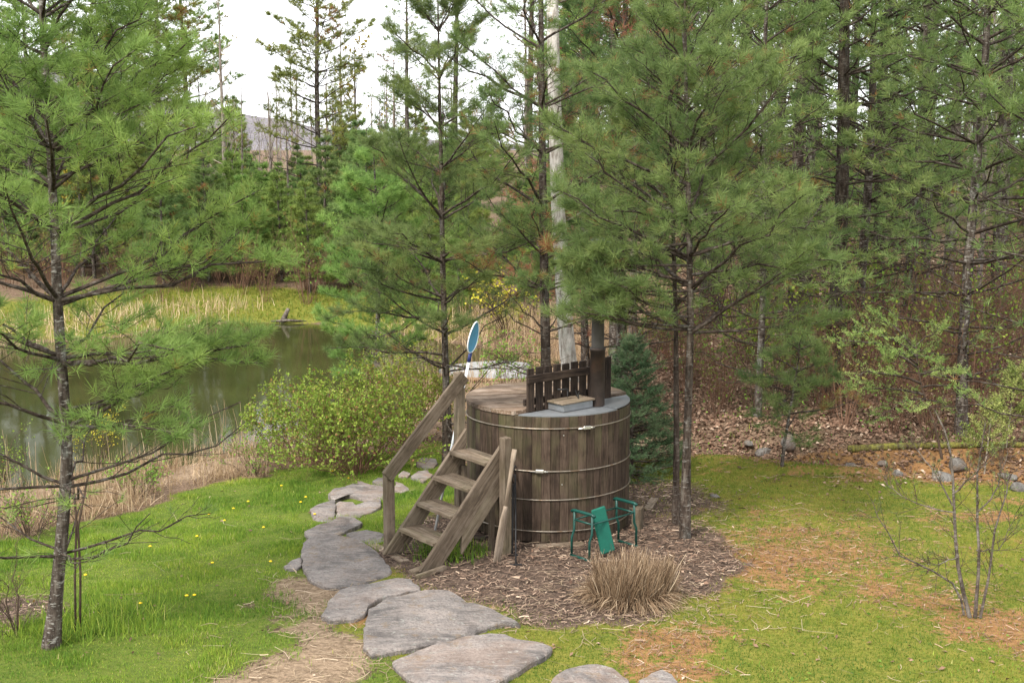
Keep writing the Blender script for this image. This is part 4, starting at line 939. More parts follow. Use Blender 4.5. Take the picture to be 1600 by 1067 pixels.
# hemlock sapling
TPL_H = tuft_templates(rng, 26, .026, .008, spread=(.9, 1.57), shaft=.14)
hb_ = spot(1474, 716); T, R = px_trunk(hb_, [(1462, 670), (1440, 605), (1432, 560)], 1.75, .014, .003, 1.2)
p = make_pine(np.random.default_rng(72), T, R, [.8, 1.1, 1.35], lambda z: .45, TPL_H, ns=17, nt=5, elev=(15, 5), rust=0, near=False, dense=1.8, per=(2, 4), base_tint=.55, bend=-.3, thin=.5, force=[(1.2, 3.0, 1.35, .62), (1.35, 3.25, 1.25, .75), (1.0, 3.4, 1.3, .42), (.85, 2.8, 1.1, .25), (1.25, 3.9, .9, .5), (1.1, .2, .7, .4), (.95, -.4, .75, .3), (1.3, 1.2, .7, .5), (1.45, 2.6, .9, .8), (.8, 3.6, .9, .1), (1.5, .1, .5, .7)])
plant_pine('feathery yellow-green hemlock sapling past the mossy log', None, hb_, p, 'hemlock', 'twig', False, 'hemlock_sapling')
for i, (px, py, h_, lab) in enumerate([(1538, 740, .95, 'young pale green conifer seedling beside the hemlock sapling'), (1572, 700, 1.1, 'thin yellow-green conifer seedling at the wood edge')]):
    b_ = spot(px, py); zz = np.linspace(-.03, h_, 10); T = np.stack([.06*zz, 0*zz, zz], -1)
    p = make_pine(np.random.default_rng(75+i), T, .010*(1-zz/h_/1.1)+.002, np.arange(.35, h_, .1), lambda z: .38*(h_*1.1-z)+.05, TPL_H*1.6, ns=8, nt=3, elev=(20, 45), rust=0, near=False, dense=1.2, per=(2, 4), base_tint=.6, thin=.45)
    plant_pine(lab, None, b_, p, 'hemlock', 'twig_pale', False, 'conifer_seedling')
# leaning pine sapling
lb_ = spot(1220, 736); T, R = px_trunk(lb_, [(1226, 690), (1238, 620), (1248, 560)], 1.62, .020, .003, 1.2)
p = make_pine(np.random.default_rng(81), T, R, [.55, .75, .95, 1.1, 1.3, 1.45, 1.58], lambda z: .62*(1.9-z)+.1, TPL_N, ns=7, nt=3, dead_below=.5, elev=(-14, 30), rust=.02, dense=1., per=(2, 5), thin=.75, bend=-.15)
plant_pine('thin leaning pine sapling rooted at the moss edge', None, lb_, p, 'needle', 'bark', True, 'pine_sapling')
# twin stems at the foot of the lawn pine
tb_ = spot(118, 985); tw = thing('bare_sapling', 'thin twin stemmed bare sapling beside the pale-banded pine', 'sapling', tb_)
for pts in ([(0, 0, -.03), (.02, 0, .5), (.05, .02, .95), (.02, .05, 1.4)], [(.03, .02, -.03), (.06, .02, .5), (.06, .02, .9), (.16, .05, 1.35)]): rod('stem', pts, .010, M['twig'], tw, 6)
# tangle of twigs and grass at its left
plant_shrub('low bare twiggy shrub at the foot of the pale-banded pine', spot(28, 985), make_shrub(12, .7, .5, nl=1, lsize=.03, lden=.3, arch=-.2, r=.005), 'twig', 'leaf')
# bare shrub in the moss
rb_ = spot(1515, 965); rs_ = thing('bare_shrub', 'nearly bare many stemmed shrub with sparse needles on the moss', 'shrub', rb_)
def pxl(l, dy): return np.array([list(at_y(px, py, rb_.y+dy*k/len(l))-rb_) for k, (px, py) in enumerate(l)])
SH = [([(1515, 970), (1500, 900), (1492, 840), (1488, 760), (1482, 690), (1460, 640)], .1, .018), ([(1522, 968), (1528, 900), (1530, 820), (1528, 740), (1540, 660)], .05, .016),
      ([(1530, 965), (1545, 900), (1555, 830), (1572, 770), (1582, 740)], -.15, .012), ([(1505, 960), (1500, 920), (1455, 890), (1410, 870), (1378, 820), (1365, 790)], -.25, .010),
      ([(1497, 870), (1470, 880), (1440, 882)], -.3, .006), ([(1489, 770), (1510, 752), (1530, 735), (1545, 720)], -.2, .008), ([(1488, 790), (1465, 745), (1440, 715), (1425, 690)], .2, .007),
      ([(1490, 800), (1440, 790), (1400, 770), (1380, 750)], .25, .006), ([(1529, 800), (1560, 760), (1575, 700)], .3, .007), ([(1525, 860), (1560, 860), (1590, 800)], .3, .006)]
allp = []; ac = Acc()
for l, dy, r_ in SH:
    P = pxl(l, dy); t = np.linspace(0, 1, 9); tp_ = np.linspace(0, 1, len(P)); Q = np.stack([np.interp(t, tp_, P[:, k]) for k in range(3)], -1)+rng.normal(0, .006, (9, 3)); allp.append(Q)
    a2 = Acc(); tubes(a2, Q, r_*np.linspace(1.1, .3, 9), 7); mobj('stem', a2.mesh('stem', True), M['bark_shrub'], rs_)
Q = np.array(allp); p_, d_, t_, i_ = radial_children(rng, Q, 12, .25, 1, .8, .15); L_ = rng.uniform(.06, .28, len(t_)); C_ = curve(p_, d_, L_, 3, .05, .06, rng); tubes(ac, C_, np.broadcast_to(np.array([.0035, .0028, .0018]), (len(C_), 3)), 3)
p2, d2, t2, i2 = radial_children(rng, C_, 4, .2, 1, .7, .1); D_ = curve(p2, d2, rng.uniform(.03, .12, len(t2)), 2); tubes(ac, D_, np.broadcast_to(np.array([.0022, .0014]), (len(D_), 2)), 3)
o = mobj('twigs', ac.mesh('twigs', True), M['twig'], rs_); o['kind'] = 'stuff'
ac = Acc(); k = rng.uniform(0, 1, len(D_)) < .5; add_tufts(ac, rng, D_[k, 1], d2[k], tuft_templates(rng, 16, .028, .0028, spread=(.4, 1.2), shaft=.05), np.clip(rng.normal(.35, .15, k.sum()), 0, .85))
o = mobj('needles', ac.mesh('needles'), M['needle'], rs_); o['kind'] = 'stuff'
# leafy shrubs on the near pond bank
for i, (px, py, n, H, sp, dn, lab) in enumerate([(560, 738, 80, 1.5, 1.15, 1., 'biggest leafy green shrub on the near pond bank'), (475, 722, 50, 1.3, .9, .9, 'leafy shrub with reddish shoots left of the biggest shrub'), (640, 690, 44, 1.5, .95, .9, 'leafy shrub behind the handrail, right of the biggest shrub'),
        (640, 640, 22, 1.6, .8, .35, 'tall thin leaved shrub reaching above the leafy shrubs'), (795, 625, 16, 1.5, .6, .5, 'open green shrub behind the lid of the tub')]):
    plant_shrub(lab, spot(px, py), make_shrub(n, H, sp, nc=10, nl=6, lsize=.042, lden=dn, leaf_low=.05, r=.006, tintm=.58), 'twig_red' if i != 3 else 'twig_pale', 'leaf', 'shrubs on the near pond bank')
for px, py, H, lab in [(45, 835, .8, 'low green and brown shrub on the bank left of the pale-banded pine'), (215, 775, .6, 'small sprawling shrub among the near reeds'), (400, 742, .6, 'low shrub between the reeds and the leafy shrubs'), (-10, 760, 1.0, 'twiggy shrub at the water past the pale-banded pine')]:
    plant_shrub(lab, spot(px, py), make_shrub(20, H, .6, nc=9, nl=3, lsize=.035, lden=.5, leaf_low=.1, r=.005, tintm=.55), 'twig', 'leaf')
plant_shrub('yellow budding shrub at the water behind the pale-banded pine', spot(150, 745), make_shrub(9, 1.1, .45, nc=8, nl=4, lsize=.03, lden=.7, leaf_low=.3, r=.006), 'twig', 'leaf_yellow')
plant_shrub('yellow leaved shrub across the water behind the tub guard', Vector((-.1, 31.8, hz(-.1, 31.8))), make_shrub(16, 2.0, 1.2, nc=9, nl=4, lsize=.08, lden=.6, leaf_low=.25, r=.012), 'twig', 'leaf_yellow')
# ------------------------------------------------------------------ the woods: prototypes, then copies
def proto_pine(H, r0, dead, Lmax, seed, per=(4, 6), thin=1., gap=.5, shape=None, rust=.03, mat='needle', mb='bark', elev=(-2, 35), ns=8, nt=4):
    r2 = np.random.default_rng(seed); zz = np.linspace(-.2, H, 20); T = np.stack([.05*np.sin(zz*.6+seed), .05*np.cos(zz*.5), zz], -1); R = r0*(1-np.clip(zz/H, 0, 1))**.7+.006
    shape = shape or ([0, .25, .55, .85, 1], [.8, 1, .9, .5, .06])
    p = make_pine(r2, T, R, np.arange(.6, H-.1, gap), lambda z: Lmax*np.interp(z/H, *shape), TPL_F, ns=ns, nt=nt, dead_below=dead, elev=elev, rust=rust, near=False, thin=thin, dense=1.5, per=per)
    return plant_pine('x', None, (0, 0, -50), p, mat, mb, False)
PR = dict(tall1=proto_pine(13, .13, 4.6, 1.9, 1, thin=.34), tall2=proto_pine(15, .15, 6.5, 1.9, 2, thin=.3, mb='bark_dark'), tall3=proto_pine(11, .10, 3.0, 1.7, 3, mb='bark', thin=.42, mat='needle_warm'),
          young1=proto_pine(5.6, .07, .8, 1.5, 4, gap=.36, shape=([0, .2, .6, 1], [.9, 1, .6, .05])), young2=proto_pine(4.6, .06, .5, 1.35, 5, gap=.33, shape=([0, .2, .6, 1], [.9, 1, .65, .05]), mat='needle_warm'))
PR['lone'] = proto_pine(13, .12, 3.4, 2.3, 8, thin=1., mat='needle_warm', per=(4, 7), gap=.55, elev=(4, 36), ns=10)
PR['bare1'] = plant_bare('bare_tree', 'x', 'tree', (0, 0, -50), make_bare(12, .12, leaf=.10, lsize=.09), 'bark_grey', 'twig', 'leaf_bud')
PR['bare2'] = plant_bare('bare_tree', 'x', 'tree', (0, 0, -50), make_bare(10, .08, n1=18, leaf=.22, lsize=.09, spread=.3, ang=.6), 'bark_grey', 'twig_pale', 'leaf')
PR['under1'] = plant_shrub('x', (0, 0, -50), make_shrub(12, 2.4, 1.0, nc=10, nl=2, lsize=.07, lden=.35, arch=-.1, r=.011), 'twig_red', 'leaf')
PR['under2'] = plant_shrub('x', (0, 0, -50), make_shrub(9, 1.7, .7, nc=9, nl=2, lsize=.06, lden=.15, arch=-.08, r=.009), 'twig_red', 'leaf_bud')
PR['under3'] = plant_shrub('x', (0, 0, -50), make_shrub(10, 2.2, 1.1, nc=9, nl=3, lsize=.08, lden=.7, arch=-.15, r=.010, leaf_low=.05), 'twig', 'leaf')
used = set(); cnt = 0; taken = []
def grow(kind, x, y, s, label, group, z=None):
    global cnt
    cnt += 1; loc = (x, y, hz(x, y) if z is None else z); rz = float(rng.uniform(0, 6.28))
    if kind not in used:
        used.add(kind); r = PR[kind]; r.location = loc; r.rotation_euler = (0, 0, rz); r.scale = (s, s, s); r['label'] = label; r['group'] = group; return r
    return copy_tree(PR[kind], loc, rz, s, label, group)
def field(n, xr, yr, mind, f):
    k = 0; tries = 0
    while k < n and tries < n*40:
        tries += 1; y = rng.uniform(*yr); lo, hi = xr(y); x = rng.uniform(lo, hi)
        if any((x-a)**2+(y-b)**2 < mind*mind for a, b in taken): continue
        if pond_d(np.array([x]), np.array([y]))[0] < .8: continue
        taken.append((x, y)); f(x, y); k += 1
RW = 'trees of the wood beyond the stream'
LBL = dict(tall1='tall grey pine of the wood beyond the stream, lower limbs dead', tall2='tall dark trunked pine of the wood beyond the stream', tall3='slimmer green pine of the wood beyond the stream',
           bare1='leafless grey tree standing among the pines beyond the stream', bare2='pale twigged tree in new leaf among the pines beyond the stream', under1='russet twiggy undergrowth bush beyond the stream', under2='low bare russet bush on leaf litter beyond the stream', under3='fresh green bush under the pines beyond the stream')
field(32, lambda y: (1.2, .43*y+1), (22, 50), 1.5, lambda x, y: grow(rng.choice(['tall1', 'tall2', 'tall3'], p=[.4, .35, .25]), x, y, rng.uniform(.8, 1.15), 'LB', RW))
field(40, lambda y: (.5, .43*y+1), (48, 88), 1.8, lambda x, y: grow(rng.choice(['tall1', 'tall2', 'tall3', 'bare1', 'bare2'], p=[.2, .15, .15, .25, .25]), x, y, rng.uniform(.8, 1.2), 'LB', RW))
field(12, lambda y: (2, .43*y+1), (26, 48), 1.3, lambda x, y: grow(rng.choice(['bare1', 'bare2']), x, y, rng.uniform(.7, 1.1), 'LB', RW))
field(46, lambda y: (2.5, .43*y+1), (18.2, 34), .8, lambda x, y: grow(rng.choice(['under1', 'under2', 'under3'], p=[.3, .5, .2]), x, y, rng.uniform(.35, .7), 'LB', 'undergrowth of the wood beyond the stream'))
field(50, lambda y: (1.5, .43*y+1), (34, 70), 1.0, lambda x, y: grow(rng.choice(['under1', 'under3'], p=[.4, .6]), x, y, rng.uniform(.7, 1.3), 'LB', 'undergrowth of the wood beyond the stream'))
field(14, lambda y: (3, .43*y+1), (30, 60), 1.0, lambda x, y: grow(rng.choice(['young1', 'young2']), x, y, rng.uniform(.6, 1.), 'bushy young pine under the tall pines beyond the stream', 'young pines beyond the stream'))
for o in list(COL.objects):
    if o.get('label') == 'LB':
        for k in PR:
            if o.children and o.children[0].data == PR[k].children[0].data: o['label'] = LBL[k]
field(22, lambda y: (2.6, .43*y+.5), (19, 27), .7, lambda x, y: grow(rng.choice(['under2', 'under1', 'under3'], p=[.5, .3, .2]), x, y, rng.uniform(.6, .95), 'LB2', 'brush under the pines'))
for o in list(COL.objects):
    if o.get('label') == 'LB2': o['label'] = 'waist high brush bush under the near pines of the wood'
field(14, lambda y: (4.6, .43*y+.5), (17.2, 20.5), .6, lambda x, y: grow(rng.choice(['under2', 'under1']), x, y, rng.uniform(.6, .9), 'thin russet stems of a bush close behind the mossy log', 'russet bushes behind the mossy log'))
# across the pond
FB = 'trees across the pond'
def farx(px, Y): return at_y(px, 480, Y).x
field(36, lambda y: (-.44*y, -.04*y), (38.6, 45), 1.1, lambda x, y: grow(rng.choice(['young1', 'young2'], p=[.4, .6]), x, y, rng.uniform(.6, .95), 'bushy young pine in the dense row across the pond', FB))
field(34, lambda y: (-.44*y, -.02*y), (44, 66), 1.1, lambda x, y: grow('young1' if rng.uniform() < .6 else 'young2', x, y, rng.uniform(.6, .95), 'bushy young pine behind the row across the pond', FB))
field(46, lambda y: (-.42*y, -.02*y), (37.6, 44), .6, lambda x, y: grow(rng.choice(['under1', 'under2'], p=[.6, .4]), x, y, rng.uniform(.5, .95), 'brown twiggy thicket bush across the pond', 'thicket across the pond'))
field(10, lambda y: (-.06*y, .03*y), (33, 45), 1., lambda x, y: grow(rng.choice(['under3', 'under1', 'young2']), x, y, rng.uniform(.6, .9), 'bush on the far bank right of the mossy strip', 'thicket across the pond'))
for px, Y, k, s, lab in [(505, 46, 'lone', .98, 'tall open pine standing alone above the row across the pond'), (262, 47, 'lone', 1.0, 'tall yellowish pine across the pond left of the sparse tree'), (300, 52, 'lone', 1.05, 'tall broad pine behind the yellowish pine across the pond'),
                         (-60, 43, 'lone', .95, 'tall pine across the pond outermost past the pale-banded pine'), (170, 41, 'lone', .7, 'middling pine across the pond just right of the small yellow tree'), (60, 42, 'lone', .85, 'tall pine across the pond left of a small yellow tree'), (225, 44, 'lone', .9, 'tall pine in the row across the pond beside the yellowish pine'), (120, 50, 'lone', .75, 'shorter pine across the pond right behind the small yellow tree'), (20, 44, 'lone', .8, 'tall pine across the pond behind the pale-banded pine'), (160, 50, 'tall3', .8, 'lower pine across the pond seen through the pale-banded pine'), (640, 44, 'tall1', .8, 'pine across the pond behind the slender young pine'), (715, 48, 'tall2', .9, 'dark trunked pine across the pond behind the flecked pine')]:
    x = farx(px, Y); grow(k, x, Y, s, lab, FB)
dtree = plant_bare('bare_tree', 'sparse nearly dead conifer across the pond against the sky', 'tree', (farx(358, 43), 43, hz(farx(358, 43), 43)), make_bare(9.2, .10, n1=34, n2=5, n3=4, leaf=.16, lsize=.09, spread=.16, ang=1.0, lo_=.2, wob=.003), 'bark_grey', 'twig_pale', 'leaf_bud', FB)
for px, Y, k, s in [(335, 45, 'bare2', .6), (385, 46, 'bare1', .55), (410, 44, 'bare2', .5), (325, 48, 'bare1', .6), (455, 50, 'bare1', .5), (560, 50, 'bare1', .55), (600, 47, 'bare2', .6), (535, 52, 'bare2', .5)]:
    grow(k, farx(px, Y), Y, s, 'leafless small tree standing in the gap across the pond', FB)
yt = plant_bare('yellow_tree', 'yellow leafed tree across the pond beside the tall open pine', 'tree', (farx(562, 48), 48, hz(farx(562, 48), 48)), make_bare(7.6, .08, leaf=.8, lsize=.10, n1=18), 'bark_grey', 'twig', 'leaf_yellow', FB)
yt2 = plant_bare('yellow_tree', 'small yellow leafed tree across the pond behind the pale-banded pine', 'tree', (farx(132, 41), 41, hz(farx(132, 41), 41)), make_bare(4.5, .05, leaf=.6, lsize=.09, n1=14), 'bark_grey', 'twig', 'leaf_yellow', FB)
field(44, lambda y: (-.45*y, .02*y), (66, 130), 2.5, lambda x, y: grow(rng.choice(['bare1', 'bare2', 'tall3'], p=[.4, .4, .2]), x, y, rng.uniform(.6, .95), 'small far tree in the valley below the ridge', 'far trees below the ridge'))
field(22, lambda y: (-.26*y, -.04*y), (48, 72), 1.6, lambda x, y: grow(rng.choice(['bare1', 'bare2', 'young1', 'young2'], p=[.25, .25, .25, .25]), x, y, rng.uniform(.6, .85), 'tree filling the second row across the pond', FB))
field(30, lambda y: (-.45*y, .02*y), (58, 110), 2.0, lambda x, y: grow(rng.choice(['under1', 'under3', 'young2']), x, y, rng.uniform(1.0, 1.5), 'far bush in the valley below the ridge', 'far bushes below the ridge'))
field(20, lambda y: (.05*y, .45*y), (85, 140), 2.5, lambda x, y: grow(rng.choice(['bare1', 'bare2', 'young1']), x, y, rng.uniform(.8, 1.2), 'far tree closing the wood behind the pines', 'far trees closing the wood'))
for k in PR:
    if k not in used:
        for c in list(PR[k].children): bpy.data.objects.remove(c)
        bpy.data.objects.remove(PR[k])
# ------------------------------------------------------------------ reeds, grasses, straw and litter
def scatter(n, xr, yr, mask):
    x = rng.uniform(*xr, n); y = rng.uniform(*yr, n); k = rng.uniform(0, 1, n) < mask(x, y); x, y = x[k], y[k]
    return x, y, height(x, y)
def stuff(name, acc, m, label, cat):
    o = mobj(name, acc.mesh(name), M[m]); return tag(o, label, cat, kind='stuff')
def stalks(acc, x, y, z, h, lean, wd, tint, K=4, kink=.2):
    N = len(x); az = rng.uniform(0, 6.28, N); l = np.abs(rng.normal(0, lean, N)); d = np.stack([np.cos(az)*np.sin(l), np.sin(az)*np.sin(l), np.cos(l)], -1)
    P = curve(np.stack([x, y, z-.01], -1), d, h, K, -np.abs(rng.normal(0, kink, N))*l, .02, rng); ribbons(acc, P, wd, tint)
T_ = lambda n, m=.5, s=.22: np.clip(rng.normal(m, s, n), 0, 1)
ac = Acc(); x, y, z = scatter(60000, (-10, -2.2), (12.5, 21), lambda x, y: (lambda d: (d > -.3)*(zones(x, y)['z_lawn'] < .3)*np.where(x < -5.6, .45, 1.)*(.08+.92*sstep(.42, .65, fbm(x*1.1, y*1.1, 61))))(pond_d(x, y))); n = len(x)
stalks(ac, x, y, z, rng.uniform(.12, .5, n), .6, rng.uniform(.005, .011, n), T_(n, .42, .26), kink=.5)
x, y, z = scatter(1500, (-9, -3), (15, 20.5), lambda x, y: (lambda d: (d > -.3)*(d < .8)*.35)(pond_d(x, y))); n = len(x); stalks(ac, x, y, z, rng.uniform(.5, 1.0, n), .12, rng.uniform(.006, .010, n), T_(n, .6))
stuff('reeds', ac, 'reed', 'dry tan reeds along the near pond bank', 'reeds')
ac = Acc(); x, y, z = scatter(26000, (-16, -6.4), (30, 38), lambda x, y: (lambda d: (d > -.5)*(d < 2.2)*sstep(-7.0, -9.0, x+.4*np.sin(y*3))*.15)(pond_d(x, y))); n = len(x); stalks(ac, x, y, z, rng.uniform(.2, .6, n), .5, rng.uniform(.010, .02, n), T_(n, .6))
stuff('reeds', ac, 'reed', 'pale dry reeds along the far left shore of the pond', 'reeds')
ac = Acc(); x, y, z = scatter(16000, (-4, 2.6), (21, 34), lambda x, y: (lambda d: (d > -.2)*(d < 2.0)*(y > 22)*(np.hypot(x-bc.x, y-bc.y) > 1.5)*np.where((y > 30.5), .6, .5))(pond_d(x, y))); n = len(x); stalks(ac, x, y, z, rng.uniform(.3, 1.0, n), .5, rng.uniform(.009, .016, n), T_(n, .4))
stuff('reeds', ac, 'reed', 'brown dead stalks round the pond end behind the tub', 'reeds')
# cut grass clump
cb = spot(985, 938); n = 3600; a = rng.uniform(0, 6.28, n); r_ = np.sqrt(rng.uniform(0, 1, n)); ac = Acc()
px_, py_ = .33*r_*np.cos(a), .27*r_*np.sin(a); lean = .32*r_**2*rng.uniform(.2, 1.4, n); d = np.stack([np.cos(a)*np.sin(lean), np.sin(a)*np.sin(lean), np.cos(lean)], -1)+rng.normal(0, .10, (n, 3)); bn = fbm(px_*9, py_*9, 12); bt_ = np.stack([fbm(px_*7, py_*7, 13)-.5, fbm(px_*7, py_*7, 14)-.5, 0*bn], -1); d = norm(d+bt_*1.5+rng.normal(0, .09, (n, 3)))
ribbons(ac, curve(np.stack([px_, py_, np.full(n, -.02)], -1), d, rng.uniform(.22, .42, n)*(.6+.8*bn), 4, 0, .05, rng), rng.uniform(.004, .009, n), T_(n, .42, .28))
n = 900; a = rng.uniform(0, 6.28, n); d = norm(np.stack([np.cos(a), np.sin(a), rng.uniform(.1, .9, n)], -1)); ribbons(ac, curve(np.stack([.26*np.cos(a), .21*np.sin(a), rng.uniform(0, .1, n)], -1), d, rng.uniform(.15, .34, n), 4, -.6, .07, rng), rng.uniform(.004, .009, n), T_(n, .45, .25))
o = mobj('straw_clump', ac.mesh('straw_clump'), M['straw_brown'], None, cb); tag(o, 'cut back clump of dry ornamental grass in the mulch', 'grass clump', kind='stuff')
c2 = spot(1035, 712); ac = Acc(); n = 500; a = rng.uniform(0, 6.28, n); d = norm(np.stack([np.cos(a)*.7-.3, np.sin(a)*.7, rng.uniform(.3, 1.2, n)], -1)); ribbons(ac, curve(np.stack([.12*np.cos(a), .12*np.sin(a), 0*a], -1), d, rng.uniform(.3, .6, n), 4, -.5, .03, rng), rng.uniform(.006, .011, n), T_(n, .6, .2))
o = mobj('straw_clump', ac.mesh('straw_clump'), M['straw'], None, c2); tag(o, 'drooping dry grass tuft behind the right side of tub', 'grass clump', kind='stuff')
# loose straw and chips
def lying(acc, x, y, z, L, wd, tint, curl=.15):
    N = len(x); az = rng.uniform(0, 6.28, N); d = np.stack([np.cos(az), np.sin(az), rng.normal(0, .07, N)], -1); P = curve(np.stack([x, y, z+rng.uniform(.006, .025, N)], -1), d, L, 3)
    pr = np.stack([-np.sin(az), np.cos(az), 0*az], -1); P[:, 1] += pr*(L*rng.normal(0, curl, N))[:, None]
    sdv = pr[:, None]*(wd[:, None, None]/2)*np.ones((1, 3, 1)); up = np.array([0, 0, 1.])*rng.normal(0, .4, (N, 1, 1))*wd[:, None, None]
    V_ = np.stack([P-sdv-up/2, P+sdv+up/2], 2).reshape(N, 6, 3); i = np.arange(N)[:, None]*6+np.arange(2)[None]*2; acc.add(V_, np.stack([i, i+1, i+3, i+2], -1).reshape(-1, 4), None, np.repeat(tint, 6))
Z = lambda k: (lambda x, y: zones(x, y)[k])
ac = Acc(); x, y, z = scatter(46000, (-5.6, 3.6), (10.0, 16.4), lambda x, y: zones(x, y)['z_mulch']*(np.hypot(x-.39, y-13.5) > .8)); n = len(x); lying(ac, x, y, z, rng.uniform(.02, .10, n), rng.uniform(.003, .010, n), T_(n, .42, .26)); stuff('mulch', ac, 'mulch', 'brown wood chips and bits round the tub', 'mulch')
ac = Acc(); x, y, z = scatter(9000, (-2.6, 3.4), (9, 14), lambda x, y: np.clip(.75*sstep(1.5, .2, np.hypot((x-1.05)/1.15, (y-10.9)/.8))+zones(x, y)['z_dry']*.8+.04, 0, 1)); n = len(x); lying(ac, x, y, z, rng.uniform(.05, .24, n), rng.uniform(.0025, .006, n), T_(n, .42, .25)); 
x, y, z = scatter(420, (-6, 6.5), (8.8, 16.5), lambda x, y: np.clip(zones(x, y)['z_moss']*.8+zones(x, y)['z_lawn']*.4+zones(x, y)['z_needle'], 0, 1)); n = len(x); lying(ac, x, y, z+.015, rng.uniform(.05, .42, n), rng.uniform(.002, .005, n), T_(n, .35, .25), .3); stuff('straw', ac, 'straw', 'loose straw strewn round the clump, path and moss', 'straw')
ac = Acc()
def flat_leaves(acc, x, y, z, s, tint):
    N = len(x); az = rng.uniform(0, 6.28, N); tl = rng.normal(0, .45, (N, 2)); d = norm(np.stack([np.cos(az), np.sin(az), tl[:, 0]], -1)); sd = norm(np.stack([-np.sin(az), np.cos(az), tl[:, 1]], -1)); c = np.stack([x, y, z+.012+.25*s*np.abs(tl).max(1)], -1)
    V_ = np.stack([c-d*s[:, None]*.5, c+sd*s[:, None]*.3+np.array([0, 0, .1])*s[:, None], c+d*s[:, None]*.5, c-sd*s[:, None]*.3+np.array([0, 0, .1])*s[:, None]], 1); acc.add(V_, np.arange(N*4).reshape(-1, 4), None, np.repeat(tint, 4))
def lit_mask(x, y):
    zn = zones(x, y); return np.clip(1-zn['z_lawn']-zn['z_moss']-zn['z_mulch']-zn['z_dry']-zn['z_needle'], 0, 1)*(pond_d(x, y) > .6)
x, y, z = scatter(60000, (1.6, 11.5), (15.2, 24), lit_mask); n = len(x); flat_leaves(ac, x, y, z, rng.uniform(.03, .085, n), T_(n, .45, .25))
x, y, z = scatter(30000, (1.5, 17), (24, 36), lit_mask); n = len(x); flat_leaves(ac, x, y, z, rng.uniform(.05, .12, n), T_(n, .45, .25))
x, y, z = scatter(5000, (-3.2, 1.5), (15.5, 20), lit_mask); n = len(x); flat_leaves(ac, x, y, z, rng.uniform(.03, .07, n), T_(n, .5, .25))
x, y, z = scatter(9000, (1.6, 9), (14, 18.5), lambda x, y: .6*sstep(1.7, .1, ditch_d(x, y)+fbm(x*1.2, y*1.2, 71)*1.2-.5)); n = len(x); flat_leaves(ac, x, y, z, rng.uniform(.025, .075, n), T_(n, .42, .24))
x, y, z = scatter(1600, (-4, 6.8), (9, 16.5), lambda x, y: .2+.5*(x > 0)); n = len(x); flat_leaves(ac, x, y, z, rng.uniform(.025, .06, n), T_(n, .42, .22)); stuff('leaf_litter', ac, 'litter', 'dead brown leaves covering the forest floor', 'leaf litter')
ac = Acc(); a3 = Acc(); x, y, z = scatter(5200, (1.8, 11), (15.6, 24), lambda x, y: lit_mask(x, y)*(.12+.88*sstep(.45, .7, fbm(x*.8, y*.8, 66)))); n = len(x)
az = rng.uniform(0, 6.28, n); l = np.abs(rng.normal(0, .35, n)); d = np.stack([np.cos(az)*np.sin(l), np.sin(az)*np.sin(l), np.cos(l)], -1); hh = rng.uniform(.08, .6, n)**1.3
P = curve(np.stack([x, y, z-.01], -1), d, hh, 4, -.1, .06, rng); ribbons(ac, P, rng.uniform(.003, .007, n), T_(n, .25, .25)); stuff('twigs', ac, 'litter', 'thin dead stems standing in the forest leaf litter', 'twigs')
for f in (1., .8, .6):
    k = rng.uniform(0, 1, n) < .3; q = P[k]; ps = q[:, 1]*(1-f)+q[:, 3]*f; leaves(a3, ps, norm(rng.normal(size=ps.shape)+np.array([0, 0, .4])), rng.uniform(.02, .05, len(ps)), T_(len(ps), .5, .2), .6)
stuff('seedlings', a3, 'leaf', 'tiny fresh green leaves of seedlings over the leaf litter', 'seedlings')
# grass
SOLID = [(o.location.x, o.location.y, max(o.dimensions.x, o.dimensions.y)*.42) for o in COL.objects if o.name.startswith('flagstone')]
def off_stone(x, y):
    k = np.ones(len(x), bool)
    for a, b, r_ in SOLID: k &= np.hypot((x-a), (y-b)) > r_*.75
    return k
def blades(acc, x, y, z, h, wd, tint, lean=.5):
    N = len(x); az = rng.uniform(0, 6.28, N); l = np.abs(rng.normal(0, lean, N)); d = np.stack([np.cos(az)*np.sin(l), np.sin(az)*np.sin(l), np.cos(l)], -1); a2 = rng.uniform(0, 6.28, N); s = np.stack([np.cos(a2), np.sin(a2), 0*a2], -1)*wd[:, None]/2; p = np.stack([x, y, z-.004], -1)
    acc.add(np.stack([p-s, p+s, p+d*h[:, None]], 1), None, np.arange(N*3).reshape(-1, 3), np.repeat(tint, 3))
ac = Acc(); x, y, z = scatter(420000, (-7.2, 0), (8.5, 19.5), lambda x, y: zones(x, y)['z_lawn']*np.clip(1.5-(y-8.5)/13, .25, 1)); k = off_stone(x, y); x, y, z = x[k], y[k], z[k]; n = len(x)
pt = .65*sstep(.3, .7, fbm(x*1.1, y*1.1, 77))+.35*sstep(.3, .7, fbm(x*5, y*5, 78)); br = sstep(3.6, 2.2, pond_d(x, y)); hh = rng.uniform(.015, .055, n)*(.45+1.0*sstep(.35, .75, fbm(x*2.6, y*2.6, 31))); blades(ac, x, y, z, hh, rng.uniform(.005, .010, n), np.clip(.10+.50*pt+.30*br+rng.normal(0, .15, n)+.5*(rng.uniform(0, 1, n) < .04), 0, 1))
x, y, z = scatter(9000, (-4.4, -2.9), (9.9, 11.3), lambda x, y: .35*sstep(.75, .3, np.hypot(x+3.6, y-10.5))); n = len(x); blades(ac, x, y, z, rng.uniform(.08, .2, n), rng.uniform(.006, .011, n), T_(n, .45, .2), .7)
x, y, z = scatter(9000, (-1.5, .0), (11.9, 13.2), lambda x, y: .4*sstep(.5, .2, np.hypot(x+.62, y-12.35))); n = len(x); blades(ac, x, y, z, rng.uniform(.05, .16, n), rng.uniform(.007, .013, n), T_(n, .3, .2), .6)
